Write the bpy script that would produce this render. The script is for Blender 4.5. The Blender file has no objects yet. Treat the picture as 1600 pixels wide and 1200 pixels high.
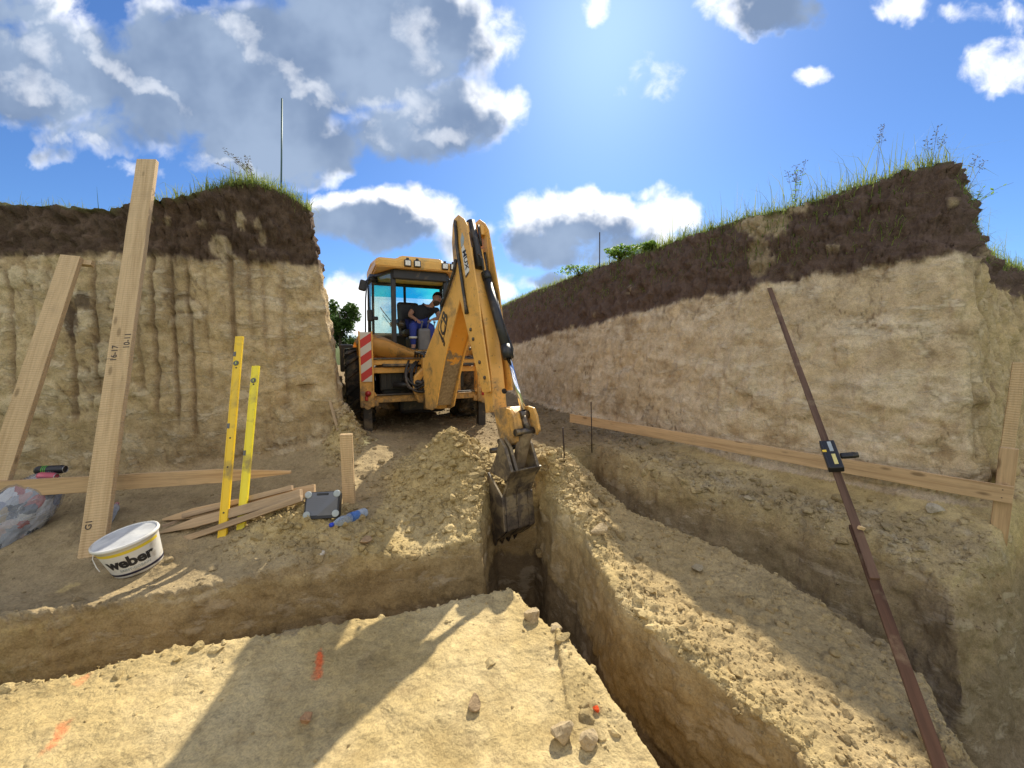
import bpy, bmesh, math, random
import numpy as np
from mathutils import Vector, Matrix, Euler

random.seed(7)
RNG = np.random.default_rng(11)
R = math.radians
scene = bpy.context.scene
COL = scene.collection

# ---------------------------------------------------------------- camera
CZ = 1.6                       # eye height above the foreground pad
PITCH = R(5.2)
FPX = 601.0                    # ultra wide lens: focal length in units of a 1600 px wide frame
cam_d = bpy.data.cameras.new('camera')
cam_d.sensor_width = 36.0
cam_d.lens = 36.0 * FPX / 1600.0
cam_d.clip_start = 0.05
cam_d.clip_end = 6000
cam = bpy.data.objects.new('camera', cam_d)
COL.objects.link(cam)
cam.location = (0, 0, CZ)
cam.rotation_euler = (R(90) - PITCH, 0, 0)
scene.camera = cam

# ---------------------------------------------------------------- light
SUN_EL, SUN_AZ = R(39.0), R(13.0)          # azimuth: clockwise from +Y (the view direction)
sun_d = bpy.data.lights.new('sun', 'SUN')
sun_d.energy = 5.0
sun_d.angle = R(0.55)
sun_d.color = (1.0, 0.91, 0.74)
sun = bpy.data.objects.new('sun', sun_d)
COL.objects.link(sun)
sdir = Vector((math.sin(SUN_AZ) * math.cos(SUN_EL), math.cos(SUN_AZ) * math.cos(SUN_EL), math.sin(SUN_EL)))
sun.rotation_euler = (-sdir).to_track_quat('-Z', 'Y').to_euler()
sun.location = sdir * 60

scene.view_settings.view_transform = 'Standard'
scene.view_settings.look = 'None'
scene.view_settings.gamma = 1.0
scene.view_settings.exposure = 0.55

def ray(u, v):
    xc = (u - 800) / FPX
    yc = -(v - 600) / FPX
    return np.array([xc, math.cos(PITCH) + math.sin(PITCH) * yc, math.cos(PITCH) * yc - math.sin(PITCH)])
CAMP = np.array([0, 0, CZ])
def Pt(u, v, t): return ray(u, v) * t + CAMP
def Pz(u, v, z):
    r = ray(u, v); return r * ((z - CZ) / r[2]) + CAMP
def Ppl(u, v, q, n):
    r = ray(u, v); return r * (np.dot(np.array(q) - CAMP, n) / np.dot(r, n)) + CAMP

# ---------------------------------------------------------------- world: Nishita sky with broken cumulus
world = bpy.data.worlds.new('World')
scene.world = world
world.use_nodes = True
wt = world.node_tree
for n in list(wt.nodes): wt.nodes.remove(n)
WN, WL = wt.nodes, wt.links
def wmath(op, a, b=None, c=None, clamp=False):
    n = WN.new('ShaderNodeMath'); n.operation = op; n.use_clamp = clamp
    for i, x in enumerate((a, b, c)):
        if x is None: continue
        if isinstance(x, (int, float)): n.inputs[i].default_value = x
        else: WL.new(x, n.inputs[i])
    return n.outputs[0]
def wvec(op, a, b=None):
    n = WN.new('ShaderNodeVectorMath'); n.operation = op
    for i, x in enumerate((a, b)):
        if x is None: continue
        if isinstance(x, tuple): n.inputs[i].default_value = x
        else: WL.new(x, n.inputs[i])
    return n.outputs['Value'] if op == 'DOT_PRODUCT' else n.outputs['Vector']
def wmix(f, a, b):
    n = WN.new('ShaderNodeMix'); n.data_type = 'RGBA'
    if isinstance(f, float): n.inputs[0].default_value = f
    else: WL.new(f, n.inputs[0])
    for i, x in ((6, a), (7, b)):
        if isinstance(x, tuple): n.inputs[i].default_value = (*x, 1)
        else: WL.new(x, n.inputs[i])
    return n.outputs[2]
def wsmooth(x, lo, hi):
    n = WN.new('ShaderNodeMapRange'); n.interpolation_type = 'SMOOTHSTEP'
    WL.new(x, n.inputs[0]); n.inputs[1].default_value = lo; n.inputs[2].default_value = hi
    return n.outputs[0]
def wnoise(vec, scale, detail, rough=0.55, dist=0.0):
    n = WN.new('ShaderNodeTexNoise'); n.noise_dimensions = '3D'
    WL.new(vec, n.inputs['Vector']); n.inputs['Scale'].default_value = scale
    n.inputs['Detail'].default_value = detail; n.inputs['Roughness'].default_value = rough
    n.inputs['Distortion'].default_value = dist
    return n.outputs['Fac'], n.outputs['Color']
tc = WN.new('ShaderNodeTexCoord')
dirv = wvec('NORMALIZE', tc.outputs['Generated'])
sep = WN.new('ShaderNodeSeparateXYZ'); WL.new(dirv, sep.inputs[0])
DX, DY, DZ = sep.outputs
sky = WN.new('ShaderNodeTexSky'); sky.sky_type = 'NISHITA'; sky.sun_disc = False
sky.sun_elevation = SUN_EL; sky.sun_rotation = SUN_AZ
sky.air_density = 1.0; sky.dust_density = 0.5; sky.ozone_density = 3.0; sky.altitude = 300
# sky coordinate: a flat chart of the half of the sky ahead (x/y, z/y); other half uses the plain direction
ysafe = wmath('MAXIMUM', DY, 0.05)
comb = WN.new('ShaderNodeCombineXYZ')
WL.new(wmath('DIVIDE', DX, ysafe), comb.inputs[0]); WL.new(wmath('DIVIDE', DZ, ysafe), comb.inputs[1])
Q = comb.outputs[0]
def sk(u, v):
    r = ray(u, v); return r[0] / r[1], r[2] / r[1]
# cumulus bodies: centre and half-size (as seen in the photograph), strength
CLOUDS = [(590, 55, 235, 150, 1), (710, 175, 118, 75, .95), (640, 205, 130, 52, .8), (370, 120, 270, 140, 1.1), (60, 110, 230, 100, 1.0),
          (430, 225, 165, 72, 1), (180, 200, 170, 55, .55), (515, 262, 50, 30, .6), (40, 10, 110, 40, .6), (230, 20, 50, 40, .5),
          (610, 338, 150, 58, .95), (720, 372, 62, 50, .7), (530, 340, 66, 42, .6), (905, 345, 135, 62, .95), (850, 385, 80, 42, .8), (1030, 338, 75, 42, .7),
          (960, 385, 130, 40, .7), (550, 460, 70, 48, .75), (560, 500, 70, 40, .6), (770, 452, 50, 38, .7), (855, 440, 55, 20, .5), (690, 440, 60, 40, .45),
          (1180, 18, 105, 50, .85), (1250, 22, 40, 30, .5), (1560, 105, 95, 55, .55), (1545, 28, 90, 26, .36), (1600, 75, 50, 50, .45), (1268, 118, 36, 20, .34), (1410, 6, 55, 30, .42), (925, 14, 30, 36, .55),
          (80, 246, 46, 22, .45), (205, 264, 46, 16, .4), (1040, 120, 60, 40, .26), (1010, 300, 40, 16, .4)]
_, cw = wnoise(Q, 9.0, 4, 0.6)                    # domain warp gives the cauliflower edges
RIDGES = [(165, 85, 105, 17, 33), (255, 150, 60, 14, 38), (385, 60, 95, 20, 42), (470, 125, 75, 17, 35), (545, 185, 70, 15, 30), (45, 75, 60, 30, 30), (60, 135, 75, 22, 10), (620, 170, 70, 26, -5), (650, 60, 30, 60, -25), (690, 205, 70, 18, -8), (300, 250, 120, 12, 8), (130, 225, 120, 14, 18)]
def ridge_field(q):
    ws = WN.new('ShaderNodeVectorMath'); ws.operation = 'SCALE'; WL.new(wvec('SUBTRACT', cw, (.5, .5, .5)), ws.inputs[0]); ws.inputs['Scale'].default_value = .16
    qq = wvec('ADD', q, ws.outputs[0]); best = None
    for (u, v, ru, rv, a) in RIDGES:
        x, y = sk(u, v); c, s = math.cos(R(a)), math.sin(R(a)); x1, y1 = sk(u + ru * c, v + ru * s); x2, y2 = sk(u - rv * s, v + rv * c)
        J = Matrix(((x1 - x, x2 - x), (y1 - y, y2 - y))).inverted(); d = wvec('SUBTRACT', qq, (x, y, 0))
        p1 = wvec('DOT_PRODUCT', d, (J[0][0], J[0][1], 0)); p2 = wvec('DOT_PRODUCT', d, (J[1][0], J[1][1], 0))
        e = wmath('SUBTRACT', 1.0, wmath('ADD', wmath('MULTIPLY', p1, p1), wmath('MULTIPLY', p2, p2)))
        best = e if best is None else wmath('MAXIMUM', best, e)
    return best
def cloud_density(q, det):
    clouds = CLOUDS if det > 4 else [c for c in CLOUDS if c[2] > 100]
    f1, _ = wnoise(q, 5.0, 2, 0.5, 0.0)
    w = wvec('SUBTRACT', cw, (.5, .5, .5))
    ws = WN.new('ShaderNodeVectorMath'); ws.operation = 'SCALE'; WL.new(w, ws.inputs[0]); ws.inputs['Scale'].default_value = .085
    qq = wvec('ADD', q, ws.outputs[0])
    best = None
    for (u, v, ru, rv, s) in clouds:
        x, y = sk(u, v); xa, _ = sk(u + ru, v); _, ya = sk(u, v - rv); xb, _ = sk(u - ru, v); _, yb = sk(u, v + rv)
        rx, ry = (xa - xb) / 2, (ya - yb) / 2
        d = wvec('MULTIPLY', wvec('SUBTRACT', qq, (x, y, 0)), (1 / rx, 1 / ry, 0))
        e = wmath('MULTIPLY_ADD', wvec('DOT_PRODUCT', d, d), -s, s)
        best = e if best is None else wmath('SMOOTH_MAX', best, e, .12)
    f2, _ = wnoise(q, 13.0, det, 0.56, 0.3)
    n = wmath('ADD', wmath('MULTIPLY_ADD', f2, 1.15, -.62), wmath('MULTIPLY_ADD', f1, .9, -.45))
    return wmath('ADD', wmath('MAXIMUM', best, -2.0), n), f2
D0, F2 = cloud_density(Q, 7)
sx, sy = sdir.x / sdir.y, sdir.z / sdir.y
ofs = WN.new('ShaderNodeVectorMath'); ofs.operation = 'SUBTRACT'; ofs.inputs[0].default_value = (sx, sy, 0); WL.new(Q, ofs.inputs[1])
on = wvec('NORMALIZE', ofs.outputs[0])
osc = WN.new('ShaderNodeVectorMath'); osc.operation = 'SCALE'; WL.new(on, osc.inputs[0]); osc.inputs['Scale'].default_value = .085
D1, _ = cloud_density(wvec('ADD', Q, osc.outputs[0]), 3)
LOWN, _ = wnoise(Q, 4.0, 4, .5)
ahead = wsmooth(DY, 0.08, 0.2)
mask_f = wmath('MULTIPLY', wsmooth(D0, .02, .56), ahead)
lit_e = wmath('SUBTRACT', 1.0, wsmooth(wmath('ADD', wmath('MULTIPLY', D1, .72), wmath('MULTIPLY', D0, .55)), .06, .60))
rf_ = wsmooth(wmath('ADD', ridge_field(Q), wmath('MULTIPLY_ADD', F2, 3.2, -1.75)), -.3, 1.5)
lit_f = wmath('MAXIMUM', lit_e, wmath('MULTIPLY', rf_, .42))
# sky out of view (behind and overhead): bright clouds added as fill light
g1, _ = wnoise(dirv, 2.6, 4, .58, .3)
mask_b = wmath('MULTIPLY', wsmooth(g1, .44, .56), wmath('SUBTRACT', 1.0, ahead))
mask_b = wmath('MULTIPLY', mask_b, wsmooth(DZ, -.02, .1))
SKY_TINT = (0.54, 0.77, 1.08)
tint = WN.new('ShaderNodeMix'); tint.data_type = 'RGBA'; tint.blend_type = 'MULTIPLY'; tint.inputs[0].default_value = 1
WL.new(sky.outputs[0], tint.inputs[6]); tint.inputs[7].default_value = (*SKY_TINT, 1)
ccol = wmix(lit_f, wmix(wsmooth(LOWN, .36, .64), (1.75, 2.45, 3.8), (2.9, 3.75, 5.2)), (10.2, 10.3, 10.5))
c1 = wmix(mask_f, tint.outputs[2], ccol)
c2 = wmix(mask_b, c1, (12.4, 12.1, 11.6))
bg = WN.new('ShaderNodeBackground'); WL.new(c2, bg.inputs[0]); bg.inputs[1].default_value = 0.09
wo = WN.new('ShaderNodeOutputWorld'); WL.new(bg.outputs[0], wo.inputs[0])
scene.cycles.max_bounces = 6; scene.cycles.diffuse_bounces = 3; scene.cycles.glossy_bounces = 2; scene.cycles.transparent_max_bounces = 12
world.cycles.sampling_method = 'MANUAL'
world.cycles.sample_map_resolution = 512

# ---------------------------------------------------------------- object helpers
def tag(o, label=None, cat=None, group=None, kind=None):
    if label: o['label'] = label
    if cat: o['category'] = cat
    if group: o['group'] = group
    if kind: o['kind'] = kind
    return o
def empty(name, loc=(0, 0, 0), rz=0.0):
    o = bpy.data.objects.new(name, None); COL.objects.link(o)
    o.location = loc; o.rotation_euler = (0, 0, rz); o.empty_display_size = .1
    return o
def link_mesh(name, me, mat=None, parent=None, smooth=False):
    o = bpy.data.objects.new(name, me); COL.objects.link(o)
    if mat is not None and not me.materials:
        for m in (mat if isinstance(mat, (list, tuple)) else [mat]): me.materials.append(m)
    if parent: o.parent = parent
    if smooth:
        me.polygons.foreach_set('use_smooth', np.ones(len(me.polygons), dtype=bool))
    return o
def np_mesh(name, V, Fq, smooth=True):
    """mesh from numpy arrays, faces all of one size"""
    me = bpy.data.meshes.new(name)
    n, k = Fq.shape
    me.vertices.add(len(V)); me.vertices.foreach_set('co', np.ascontiguousarray(V, dtype=np.float32).ravel())
    me.loops.add(n * k); me.loops.foreach_set('vertex_index', np.ascontiguousarray(Fq, dtype=np.int32).ravel())
    me.polygons.add(n); me.polygons.foreach_set('loop_start', np.arange(0, n * k, k, dtype=np.int32))
    try: me.polygons.foreach_set('loop_total', np.full(n, k, dtype=np.int32))
    except Exception: pass
    me.polygons.foreach_set('use_smooth', np.full(n, smooth, dtype=bool))
    me.update(calc_edges=True)
    return me

class MB:
    """collects shapes in one bmesh; build() links them as ONE mesh object"""
    RS = 1.0
    def __init__(s): s.bm = bmesh.new(); s.mi = 0
    def _add(s, vs, fs, smooth=False):
        bv = [s.bm.verts.new(v) for v in vs]
        for f in fs:
            try:
                bf = s.bm.faces.new([bv[i] for i in f]); bf.material_index = s.mi; bf.smooth = smooth
            except ValueError: pass
        return bv
    def box(s, c, size, rot=None, bev=0.0, taper=None):
        x, y, z = [q / 2 for q in size]
        vs = [Vector((sx * x, sy * y, sz * z)) for sz in (-1, 1) for sy in (-1, 1) for sx in (-1, 1)]
        if taper:
            for i in (4, 5, 6, 7): vs[i].x *= taper[0]; vs[i].y *= taper[1]
        M = rot if rot is not None else Matrix.Identity(3)
        if isinstance(M, (tuple, list)): M = Euler(M).to_matrix()
        vs = [M @ v + Vector(c) for v in vs]
        fs = [(0, 2, 3, 1), (4, 5, 7, 6), (0, 1, 5, 4), (2, 6, 7, 3), (0, 4, 6, 2), (1, 3, 7, 5)]
        s._solid(vs, fs, bev)
    def _solid(s, vs, fs, bev, smooth=False):
        t = bmesh.new()
        bv = [t.verts.new(v) for v in vs]
        for f in fs:
            try: t.faces.new([bv[i] for i in f])
            except ValueError: pass
        bmesh.ops.recalc_face_normals(t, faces=t.faces)
        if bev > 0:
            bmesh.ops.bevel(t, geom=list(t.edges), offset=bev, segments=2, profile=.5, affect='EDGES', clamp_overlap=True)
        t.verts.index_update()
        s._add([v.co.copy() for v in t.verts], [[v.index for v in f.verts] for f in t.faces], smooth)
        t.free()
    def bar(s, p0, p1, w, th, up=(0, 0, 1), bev=0.0, w1=None):
        """rectangular bar p0->p1; w across (perp. to up), th along up"""
        p0, p1, up = Vector(p0), Vector(p1), Vector(up)
        d = (p1 - p0).normalized(); side = d.cross(up).normalized(); u2 = side.cross(d).normalized()
        w1 = w if w1 is None else w1
        vs = []
        for p, ww in ((p0, w), (p1, w1)):
            for a, b in ((-1, -1), (1, -1), (1, 1), (-1, 1)):
                vs.append(p + side * (a * ww / 2) + u2 * (b * th / 2))
        s._solid(vs, [(0, 1, 2, 3), (7, 6, 5, 4), (0, 4, 5, 1), (1, 5, 6, 2), (2, 6, 7, 3), (3, 7, 4, 0)], bev)
    def prism(s, pts, o, ax, ay, az, t0, t1, bev=0.0, smooth=False):
        """2D polygon in plane (ax, ay) at origin o, extruded along az from t0 to t1"""
        o, ax, ay, az = Vector(o), Vector(ax), Vector(ay), Vector(az); n = len(pts)
        vs = [o + ax * p[0] + ay * p[1] + az * t for t in (t0, t1) for p in pts]
        fs = [tuple(range(n))[::-1], tuple(range(n, 2 * n))] + [(i, (i + 1) % n, n + (i + 1) % n, n + i) for i in range(n)]
        s._solid(vs, fs, bev, smooth)
    def tube(s, path, r, seg=8, caps=True, r1=None):
        path = [Vector(p) for p in path]; n = len(path); vs = []; prev = None
        for i, p in enumerate(path):
            d = (path[min(i + 1, n - 1)] - path[max(i - 1, 0)]).normalized()
            if prev is None: a = d.orthogonal().normalized()
            else: a = (prev - d * prev.dot(d)).normalized()
            prev = a; b = d.cross(a)
            rr = r if r1 is None else r + (r1 - r) * i / max(1, n - 1)
            if isinstance(r, (list, tuple)): rr = r[i]
            rr *= MB.RS
            for k in range(seg):
                t = 2 * math.pi * k / seg
                vs.append(p + a * (math.cos(t) * rr) + b * (math.sin(t) * rr))
        fs = [(i * seg + k, i * seg + (k + 1) % seg, (i + 1) * seg + (k + 1) % seg, (i + 1) * seg + k) for i in range(n - 1) for k in range(seg)]
        bv = s._add(vs, fs, True)
        if caps:
            for ring in (bv[:seg][::-1], bv[-seg:]):
                try: f = s.bm.faces.new(ring); f.material_index = s.mi
                except ValueError: pass
    def lathe(s, prof, o=(0, 0, 0), axis=(0, 0, 1), seg=24, sx=1.0, sy=1.0, closed=False):
        o, ax = Vector(o), Vector(axis).normalized()
        a = ax.orthogonal().normalized() if abs(ax.z) < .99 else Vector((1, 0, 0)); b = ax.cross(a)
        vs = [o + ax * z + a * (math.cos(2 * math.pi * k / seg) * r * sx) + b * (math.sin(2 * math.pi * k / seg) * r * sy) for r, z in prof for k in range(seg)]
        n = len(prof)
        fs = [(i * seg + k, i * seg + (k + 1) % seg, ((i + 1) % n) * seg + (k + 1) % seg, ((i + 1) % n) * seg + k) for i in range(n if closed else n - 1) for k in range(seg)]
        bv = s._add(vs, fs, True)
        if not closed:
            for i, rev in ((0, True), (n - 1, False)):
                if prof[i][0] > 1e-4:
                    ring = bv[i * seg:(i + 1) * seg]
                    try: f = s.bm.faces.new(ring[::-1] if rev else ring); f.material_index = s.mi
                    except ValueError: pass
    def quad(s, *pts): s._add([Vector(p) for p in pts], [tuple(range(len(pts)))])
    def build(s, name, mat, parent=None, T=None, fix=True):
        if T is not None: bmesh.ops.transform(s.bm, matrix=T, verts=s.bm.verts)
        if fix: bmesh.ops.recalc_face_normals(s.bm, faces=s.bm.faces)
        me = bpy.data.meshes.new(name); s.bm.to_mesh(me); s.bm.free()
        return link_mesh(name, me, mat, parent)

def text_mesh(body, size, align='CENTER', bold=0.0, shear=0.0, ext=0.0008, spacing=1.0):
    cu = bpy.data.curves.new('lettering', 'FONT'); cu.body = body; cu.size = size; cu.align_x = align; cu.align_y = 'CENTER'
    cu.offset = bold; cu.shear = shear; cu.extrude = ext; cu.space_character = spacing; cu.resolution_u = 3
    o = bpy.data.objects.new('lettering', cu); COL.objects.link(o)
    dg = bpy.context.evaluated_depsgraph_get(); dg.update()
    me = bpy.data.meshes.new_from_object(o.evaluated_get(dg))
    bpy.data.objects.remove(o); bpy.data.curves.remove(cu)
    return me

# ---------------------------------------------------------------- materials
def new_mat(name):
    m = bpy.data.materials.new(name); m.use_nodes = True
    nt = m.node_tree; return m, nt, nt.nodes['Principled BSDF']
def tnoise(nt, scale, detail=4, rough=.55, vec=None, coord='Object', dist=0.0, mapscale=None):
    N, L = nt.nodes, nt.links
    n = N.new('ShaderNodeTexNoise'); n.inputs['Scale'].default_value = scale; n.inputs['Detail'].default_value = detail
    n.inputs['Roughness'].default_value = rough; n.inputs['Distortion'].default_value = dist
    if vec is None:
        t = N.new('ShaderNodeTexCoord'); vec = t.outputs[coord]
    if mapscale:
        mp = N.new('ShaderNodeMapping'); mp.inputs['Scale'].default_value = mapscale; L.new(vec, mp.inputs[0]); vec = mp.outputs[0]
    L.new(vec, n.inputs['Vector']); return n
def ramp(nt, fac, stops):
    r = nt.nodes.new('ShaderNodeValToRGB'); nt.links.new(fac, r.inputs[0])
    while len(r.color_ramp.elements) > len(stops): r.color_ramp.elements.remove(r.color_ramp.elements[-1])
    while len(r.color_ramp.elements) < len(stops): r.color_ramp.elements.new(.5)
    for e, (p, c) in zip(r.color_ramp.elements, stops):
        e.position = p; e.color = (*c, 1) if len(c) == 3 else c
    return r.outputs[0]
def mixc(nt, fac, a, b, mode='MIX'):
    n = nt.nodes.new('ShaderNodeMix'); n.data_type = 'RGBA'; n.blend_type = mode
    if isinstance(fac, (int, float)): n.inputs[0].default_value = fac
    else: nt.links.new(fac, n.inputs[0])
    for i, x in ((6, a), (7, b)):
        if isinstance(x, tuple): n.inputs[i].default_value = (*x, 1)
        else: nt.links.new(x, n.inputs[i])
    return n.outputs[2]
def bump(nt, h, strength, dist, bsdf, prev=None):
    b = nt.nodes.new('ShaderNodeBump'); b.inputs['Strength'].default_value = strength; b.inputs['Distance'].default_value = dist
    nt.links.new(h, b.inputs['Height'])
    if prev is not None: nt.links.new(prev, b.inputs['Normal'])
    if bsdf is not None: nt.links.new(b.outputs[0], bsdf.inputs['Normal'])
    return b.outputs[0]
def simple(name, col, rough=.5, metal=0.0, var=.15, scale=8.0, dirt=None, dirt_amt=.5, bmp=0.0, spec=.5):
    m, nt, b = new_mat(name)
    n = tnoise(nt, scale, 5)
    dark = tuple(c * (1 - var) for c in col); light = tuple(min(1, c * (1 + var)) for c in col)
    c = ramp(nt, n.outputs['Fac'], [(.3, dark), (.7, light)])
    if dirt:
        d = tnoise(nt, scale * .6, 8, .65, dist=.4)
        f = ramp(nt, d.outputs['Fac'], [(.62 - dirt_amt * .22, (0, 0, 0)), (.72 - dirt_amt * .12, (1, 1, 1))])
        c = mixc(nt, f, c, dirt)
    nt.links.new(c, b.inputs['Base Color'])
    b.inputs['Roughness'].default_value = rough; b.inputs['Metallic'].default_value = metal
    b.inputs['Specular IOR Level'].default_value = spec
    if bmp: bump(nt, tnoise(nt, scale * 6, 5).outputs['Fac'], bmp, .01, b)
    return m
def glass_mat(name, tintc, refl=.10):
    m, nt, b = new_mat(name); N, L = nt.nodes, nt.links
    tr = N.new('ShaderNodeBsdfTransparent'); tr.inputs[0].default_value = (*tintc, 1)
    gl = N.new('ShaderNodeBsdfGlossy'); gl.inputs['Roughness'].default_value = .03
    fr = N.new('ShaderNodeLayerWeight'); fr.inputs['Blend'].default_value = .25
    mr = N.new('ShaderNodeMapRange'); L.new(fr.outputs['Facing'], mr.inputs[0]); mr.inputs[3].default_value = refl; mr.inputs[4].default_value = min(1, refl * 4)
    mx = N.new('ShaderNodeMixShader'); L.new(mr.outputs[0], mx.inputs[0]); L.new(tr.outputs[0], mx.inputs[1]); L.new(gl.outputs[0], mx.inputs[2])
    L.new(mx.outputs[0], N['Material Output'].inputs[0])
    return m
SOILC = (.33, .25, .14)
M = {}
M['yellow'] = simple('machine_yellow', (.76, .41, .095), .42, 0, .10, 5, (.26, .17, .08), .36)
def low_mud(m, z0, z1):
    nt = m.node_tree; b = nt.nodes['Principled BSDF']; src = b.inputs['Base Color'].links[0].from_socket
    t = nt.nodes.new('ShaderNodeTexCoord'); s = nt.nodes.new('ShaderNodeSeparateXYZ'); nt.links.new(t.outputs['Object'], s.inputs[0])
    n = tnoise(nt, 11, 8, .7, dist=.6); a = nt.nodes.new('ShaderNodeMath'); a.operation = 'MULTIPLY_ADD'; nt.links.new(n.outputs['Fac'], a.inputs[0]); a.inputs[1].default_value = 1.6; nt.links.new(s.outputs[2], a.inputs[2])
    r = nt.nodes.new('ShaderNodeMapRange'); nt.links.new(a.outputs[0], r.inputs[0]); r.inputs[1].default_value = z0 + .8; r.inputs[2].default_value = z1 + .8; r.inputs[3].default_value = .9; r.inputs[4].default_value = 0
    chips = tnoise(nt, 30, 5, .7); cr = ramp(nt, chips.outputs['Fac'], [(.62, (0, 0, 0)), (.66, (.8, .8, .8))])
    c = mixc(nt, cr, src, (.11, .075, .05)); n2 = tnoise(nt, 26, 5)
    nt.links.new(mixc(nt, r.outputs[0], c, ramp(nt, n2.outputs['Fac'], [(.35, (.10, .075, .05)), (.7, (.24, .18, .11))])), b.inputs['Base Color'])
    rr = nt.nodes.new('ShaderNodeMapRange'); nt.links.new(r.outputs[0], rr.inputs[0]); rr.inputs[3].default_value = .42; rr.inputs[4].default_value = .9; nt.links.new(rr.outputs[0], b.inputs['Roughness'])
low_mud(M['yellow'], .45, 1.0)
M['yellow_clean'] = simple('roof_yellow', (.76, .43, .10), .38, 0, .08, 5, (.4, .27, .1), .2)
M['mud'] = simple('dried_mud_steel', (.20, .145, .09), .85, 0, .3, 9, (.34, .27, .17), .6, .4)
M['black'] = simple('black_plastic', (.018, .018, .02), .45, 0, .2, 9, (.10, .08, .05), .25)
M['rubber'] = simple('tyre_rubber', (.022, .021, .02), .8, 0, .25, 9, (.17, .13, .08), .75)
M['hose'] = simple('hose_black', (.025, .023, .022), .5, 0, .2, 14, (.16, .12, .08), .4)
M['steel'] = simple('worn_dark_steel', (.075, .066, .06), .42, .7, .4, 9, (.27, .20, .12), .5, .15)
M['steel_in'] = simple('leg_steel', (.05, .045, .042), .55, .4, .3, 9, (.2, .15, .09), .4)
M['chrome'] = simple('chrome_rod', (.78, .80, .84), .10, 1, .03, 5)
M['bolt'] = simple('bolt_steel', (.12, .10, .08), .5, .6, .2, 20)
M['lampglass'] = simple('lamp_glass', (.75, .73, .66), .2, 0, .15, 40)
M['redlamp'] = simple('red_lamp', (.40, .03, .03), .25, 0, .2, 20)
M['glass'] = glass_mat('cab_glass', (.80, .90, .90), .06)
M['glass_clear'] = glass_mat('rear_glass', (.93, .96, .96), .02)
M['glass_blue'] = glass_mat('sun_strip', (.20, .72, .78), .05)
M['white'] = simple('white_decal', (.72, .70, .66), .4, 0, .06, 9)
M['decal_black'] = simple('decal_black', (.02, .02, .025), .4)
M['decal_grey'] = simple('decal_grey', (.36, .40, .40), .4)
M['grey'] = simple('grey_plastic', (.13, .13, .135), .55, 0, .15, 10)
M['hole'] = simple('hole_dark', (.02, .015, .01), .9)

# ================================================================ TERRAIN
def _perm(seed):
    r = np.random.default_rng(seed); p = r.permutation(256).astype(np.int32); return np.concatenate([p, p, p])
_G = np.random.default_rng(5).normal(size=(256, 3)).astype(np.float32); _G /= np.linalg.norm(_G, axis=1)[:, None]
def pnoise(P, seed=0):
    """gradient noise, P (n,3) -> about -0.7..0.7"""
    pm = _perm(seed); P = np.asarray(P, dtype=np.float32)
    Fl = np.floor(P); I = Fl.astype(np.int32) & 255; D = P - Fl
    W = D * D * D * (D * (D * 6 - 15) + 10); out = np.zeros(len(P), np.float32)
    for dx in (0, 1):
        wx = W[:, 0] if dx else 1 - W[:, 0]; hx = pm[(I[:, 0] + dx) & 255]
        for dy in (0, 1):
            wy = wx * (W[:, 1] if dy else 1 - W[:, 1]); hy = pm[hx + ((I[:, 1] + dy) & 255)]
            for dz in (0, 1):
                w = wy * (W[:, 2] if dz else 1 - W[:, 2]); h = pm[hy + ((I[:, 2] + dz) & 255)]
                g = _G[h & 255]
                out += w * (g[:, 0] * (D[:, 0] - dx) + g[:, 1] * (D[:, 1] - dy) + g[:, 2] * (D[:, 2] - dz))
    return out
def fbm(P, scale, octs=4, gain=.5, lac=2.03, seed=0, stretch=(1, 1, 1), ridge=False, billow=False):
    P = np.asarray(P, dtype=np.float32) * np.array(stretch, np.float32) * np.float32(scale)
    a, out, tot = 1.0, 0, 0
    for o in range(octs):
        n = pnoise(P + 17.3 * o, seed + o)
        if billow: n = np.abs(n) * 2 - .5
        if ridge: n = .5 - np.abs(n) * 2
        out = out + a * n; tot += a; a *= gain; P = P * np.float32(lac)
    return out / tot
def worley(P, scale, seed=0, stretch=(1, 1, 1)):
    """nearest-cell noise: (F1, F2 - F1, random value of the cell)"""
    P = np.asarray(P, np.float32) * np.array(stretch, np.float32) * np.float32(scale); B = np.floor(P - .5).astype(np.int32); pm = _perm(seed); rv = np.random.default_rng(seed + 1).random((256, 4)).astype(np.float32)
    f1 = np.full(len(P), 9., np.float32); f2 = f1.copy(); cid = np.zeros(len(P), np.float32)
    for dx in (0, 1):
        for dy in (0, 1):
            for dz in (0, 1):
                c = B + np.array([dx, dy, dz], np.int32); h = pm[pm[pm[c[:, 0] & 255] + (c[:, 1] & 255)] + (c[:, 2] & 255)]; r = rv[h]
                d = np.sqrt(((c + .15 + .7 * r[:, :3] - P) ** 2).sum(1)); n = d < f1
                f2 = np.where(n, f1, np.minimum(f2, d)); cid = np.where(n, r[:, 3], cid); f1 = np.where(n, d, f1)
    return f1, f2 - f1, cid
def sdpoly(X, Y, poly):
    """signed distance to a polygon, negative inside"""
    X = np.asarray(X, np.float64); Y = np.asarray(Y, np.float64)
    d = np.full(X.shape, 1e9); ins = np.zeros(X.shape, bool); n = len(poly)
    for i in range(n):
        x0, y0 = poly[i]; x1, y1 = poly[(i + 1) % n]
        ex, ey = x1 - x0, y1 - y0; wx, wy = X - x0, Y - y0
        t = np.clip((wx * ex + wy * ey) / (ex * ex + ey * ey), 0, 1)
        d = np.minimum(d, (wx - ex * t) ** 2 + (wy - ey * t) ** 2)
        if y0 != y1:
            c = ((y0 > Y) != (y1 > Y)) & (X < (x1 - x0) * (Y - y0) / (y1 - y0) + x0)
            ins ^= c
    return np.where(ins, -1, 1) * np.sqrt(d)
def sst(x, a, b):
    t = np.clip((x - a) / (b - a), 0, 1); return t * t * (3 - 2 * t)
def lerp(a, b, t): return a + (b - a) * t
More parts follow.
